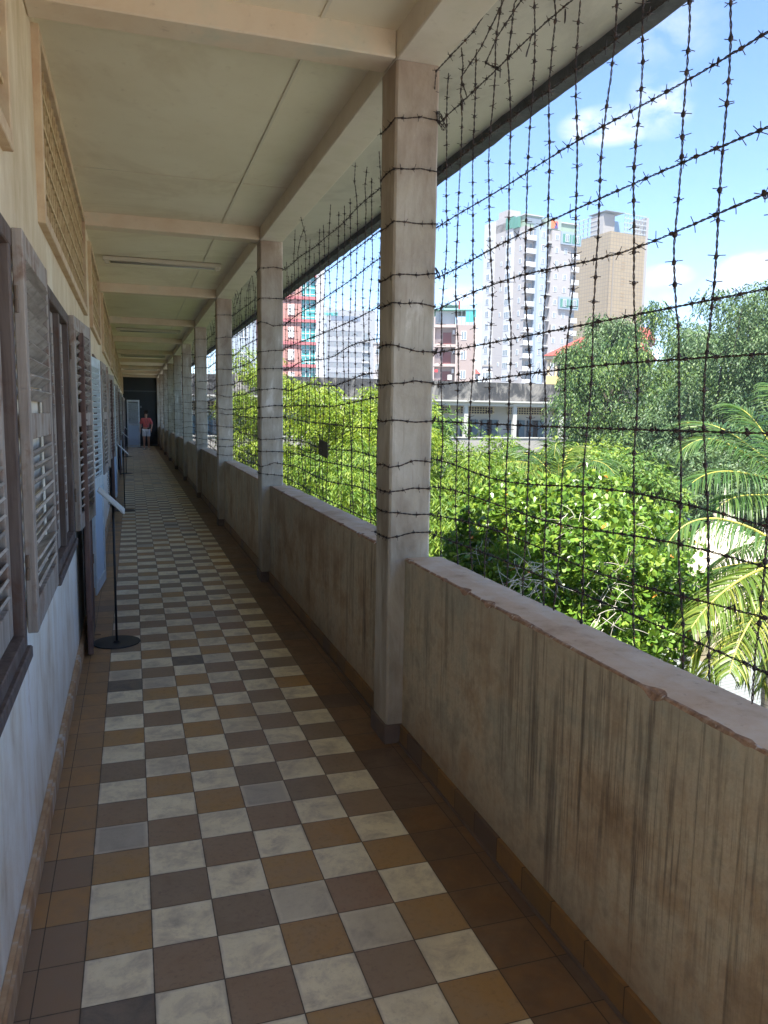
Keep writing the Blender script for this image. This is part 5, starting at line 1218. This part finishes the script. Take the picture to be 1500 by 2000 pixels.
for side, kn, an, to in ((-1, (-.09, -.05, .50), (-.095, -.03, .10), (-.10, -.16, .04)), (1, (.09, .02, .50), (.085, .12, .11), (.09, .01, .04))):
    hp = add((side*.085, 0, .84), .088, pel); k_ = add(kn, .056, hp); c_ = add(tuple((np.array(kn)*.65+np.array(an)*.35)+np.array([0, .02, 0])), .052, k_); a_ = add(an, .034, c_); add(to, .030, a_)
skin('body', v, e, r_, SK, t)
m = [((0, 0, .93), (.150, .115)), ((0, 0, 1.08), (.140, .11)), ((0, 0, 1.24), (.165, .125)), ((0, 0, 1.365), (.085, .075)), ((-.17, 0, 1.325), .078), ((-.215, .02, 1.19), .074), ((-.232, .03, 1.11), .070), ((.17, 0, 1.325), .078), ((.215, .03, 1.19), .074), ((.238, .05, 1.12), .070)]
skin('shirt', [a for a, b in m], [(0, 1), (1, 2), (2, 3), (2, 4), (4, 5), (5, 6), (2, 7), (7, 8), (8, 9)], [b for a, b in m], SH, t)
m = [((0, 0, .90), (.145, .11)), ((-.085, 0, .84), .105), ((-.09, -.03, .66), .092), ((-.09, -.045, .56), .090), ((.085, 0, .84), .105), ((.09, .01, .66), .092), ((.09, .018, .56), .090)]
skin('shorts', [a for a, b in m], [(0, 1), (1, 2), (2, 3), (0, 4), (4, 5), (5, 6)], [b for a, b in m], WS, t)
for a, b, c_ in (((-.095, .0, .055), (-.10, -.17, .035), (-.095, -.02, .15)), ((.085, .15, .065), (.09, -.01, .035), (.086, .12, .16))):
    skin('shoe', [a, tuple((np.array(a)+np.array(b))/2), b, c_], [(0, 1), (1, 2), (0, 3)], [.045, .042, .036, .040], SO, t)
skin('hair', [(0, .015, 1.60), (0, .045, 1.56), (0, -.03, 1.635), (0, .055, 1.50)], [(0, 1), (0, 2), (1, 3)], [(.078, .085), .070, (.060, .05), .050], HR, t)
m = MB(); m.tube([(-.045, -.085, 1.36), (-.02, -.145, 1.25), (.04, -.145, 1.10), (.10, -.135, .97)], .007, 5); m.tube([(.05, -.06, 1.36), (.09, -.13, 1.25), (.115, -.135, 1.10), (.115, -.135, .97)], .007, 5); m.build('camera_strap', M['black'], t)
m = MB(); m.bbox(.07, .16, -.175, -.125, .90, .965, .006); m.tube([(.115, -.17, .932), (.115, -.215, .932)], .025, 12); m.build('camera', M['black'], t)
m = MB()
for s_ in (-1, 1): m.tube([(s_*.026, -.088, 1.548), (s_*.026, -.093, 1.548)], .008, 8)
m.tube([(-.018, -.094, 1.487), (.018, -.094, 1.487)], .004, 5); m.build('face', simple('dark_features', (.12, .05, .04)), t)
m = MB(); m.tube([(0, -.090, 1.545), (0, -.108, 1.520), (0, -.094, 1.512)], [.006, .010, .006], 6); m.build('nose', SK, t)
tag(t, 'person in coral shirt and white shorts walking up the corridor with a strapped camera', 'person')

# ------------------------------------------------------------------ the humid air over the city
mb = MB(); mb.box(-60, 420, -60, 520, ZG-1, 75)
hz = mb.build('haze', bpy.data.materials.new('haze')); hz['kind'] = 'stuff'
hm = hz.data.materials[0]; hm.use_nodes = True; ht = hm.node_tree; ht.nodes.clear()
hv = ht.nodes.new('ShaderNodeVolumePrincipled'); ho = ht.nodes.new('ShaderNodeOutputMaterial'); ht.links.new(hv.outputs[0], ho.inputs['Volume'])
hv.inputs['Color'].default_value = (.86, .92, 1, 1); hv.inputs['Density'].default_value = .00055; hv.inputs['Anisotropy'].default_value = .2
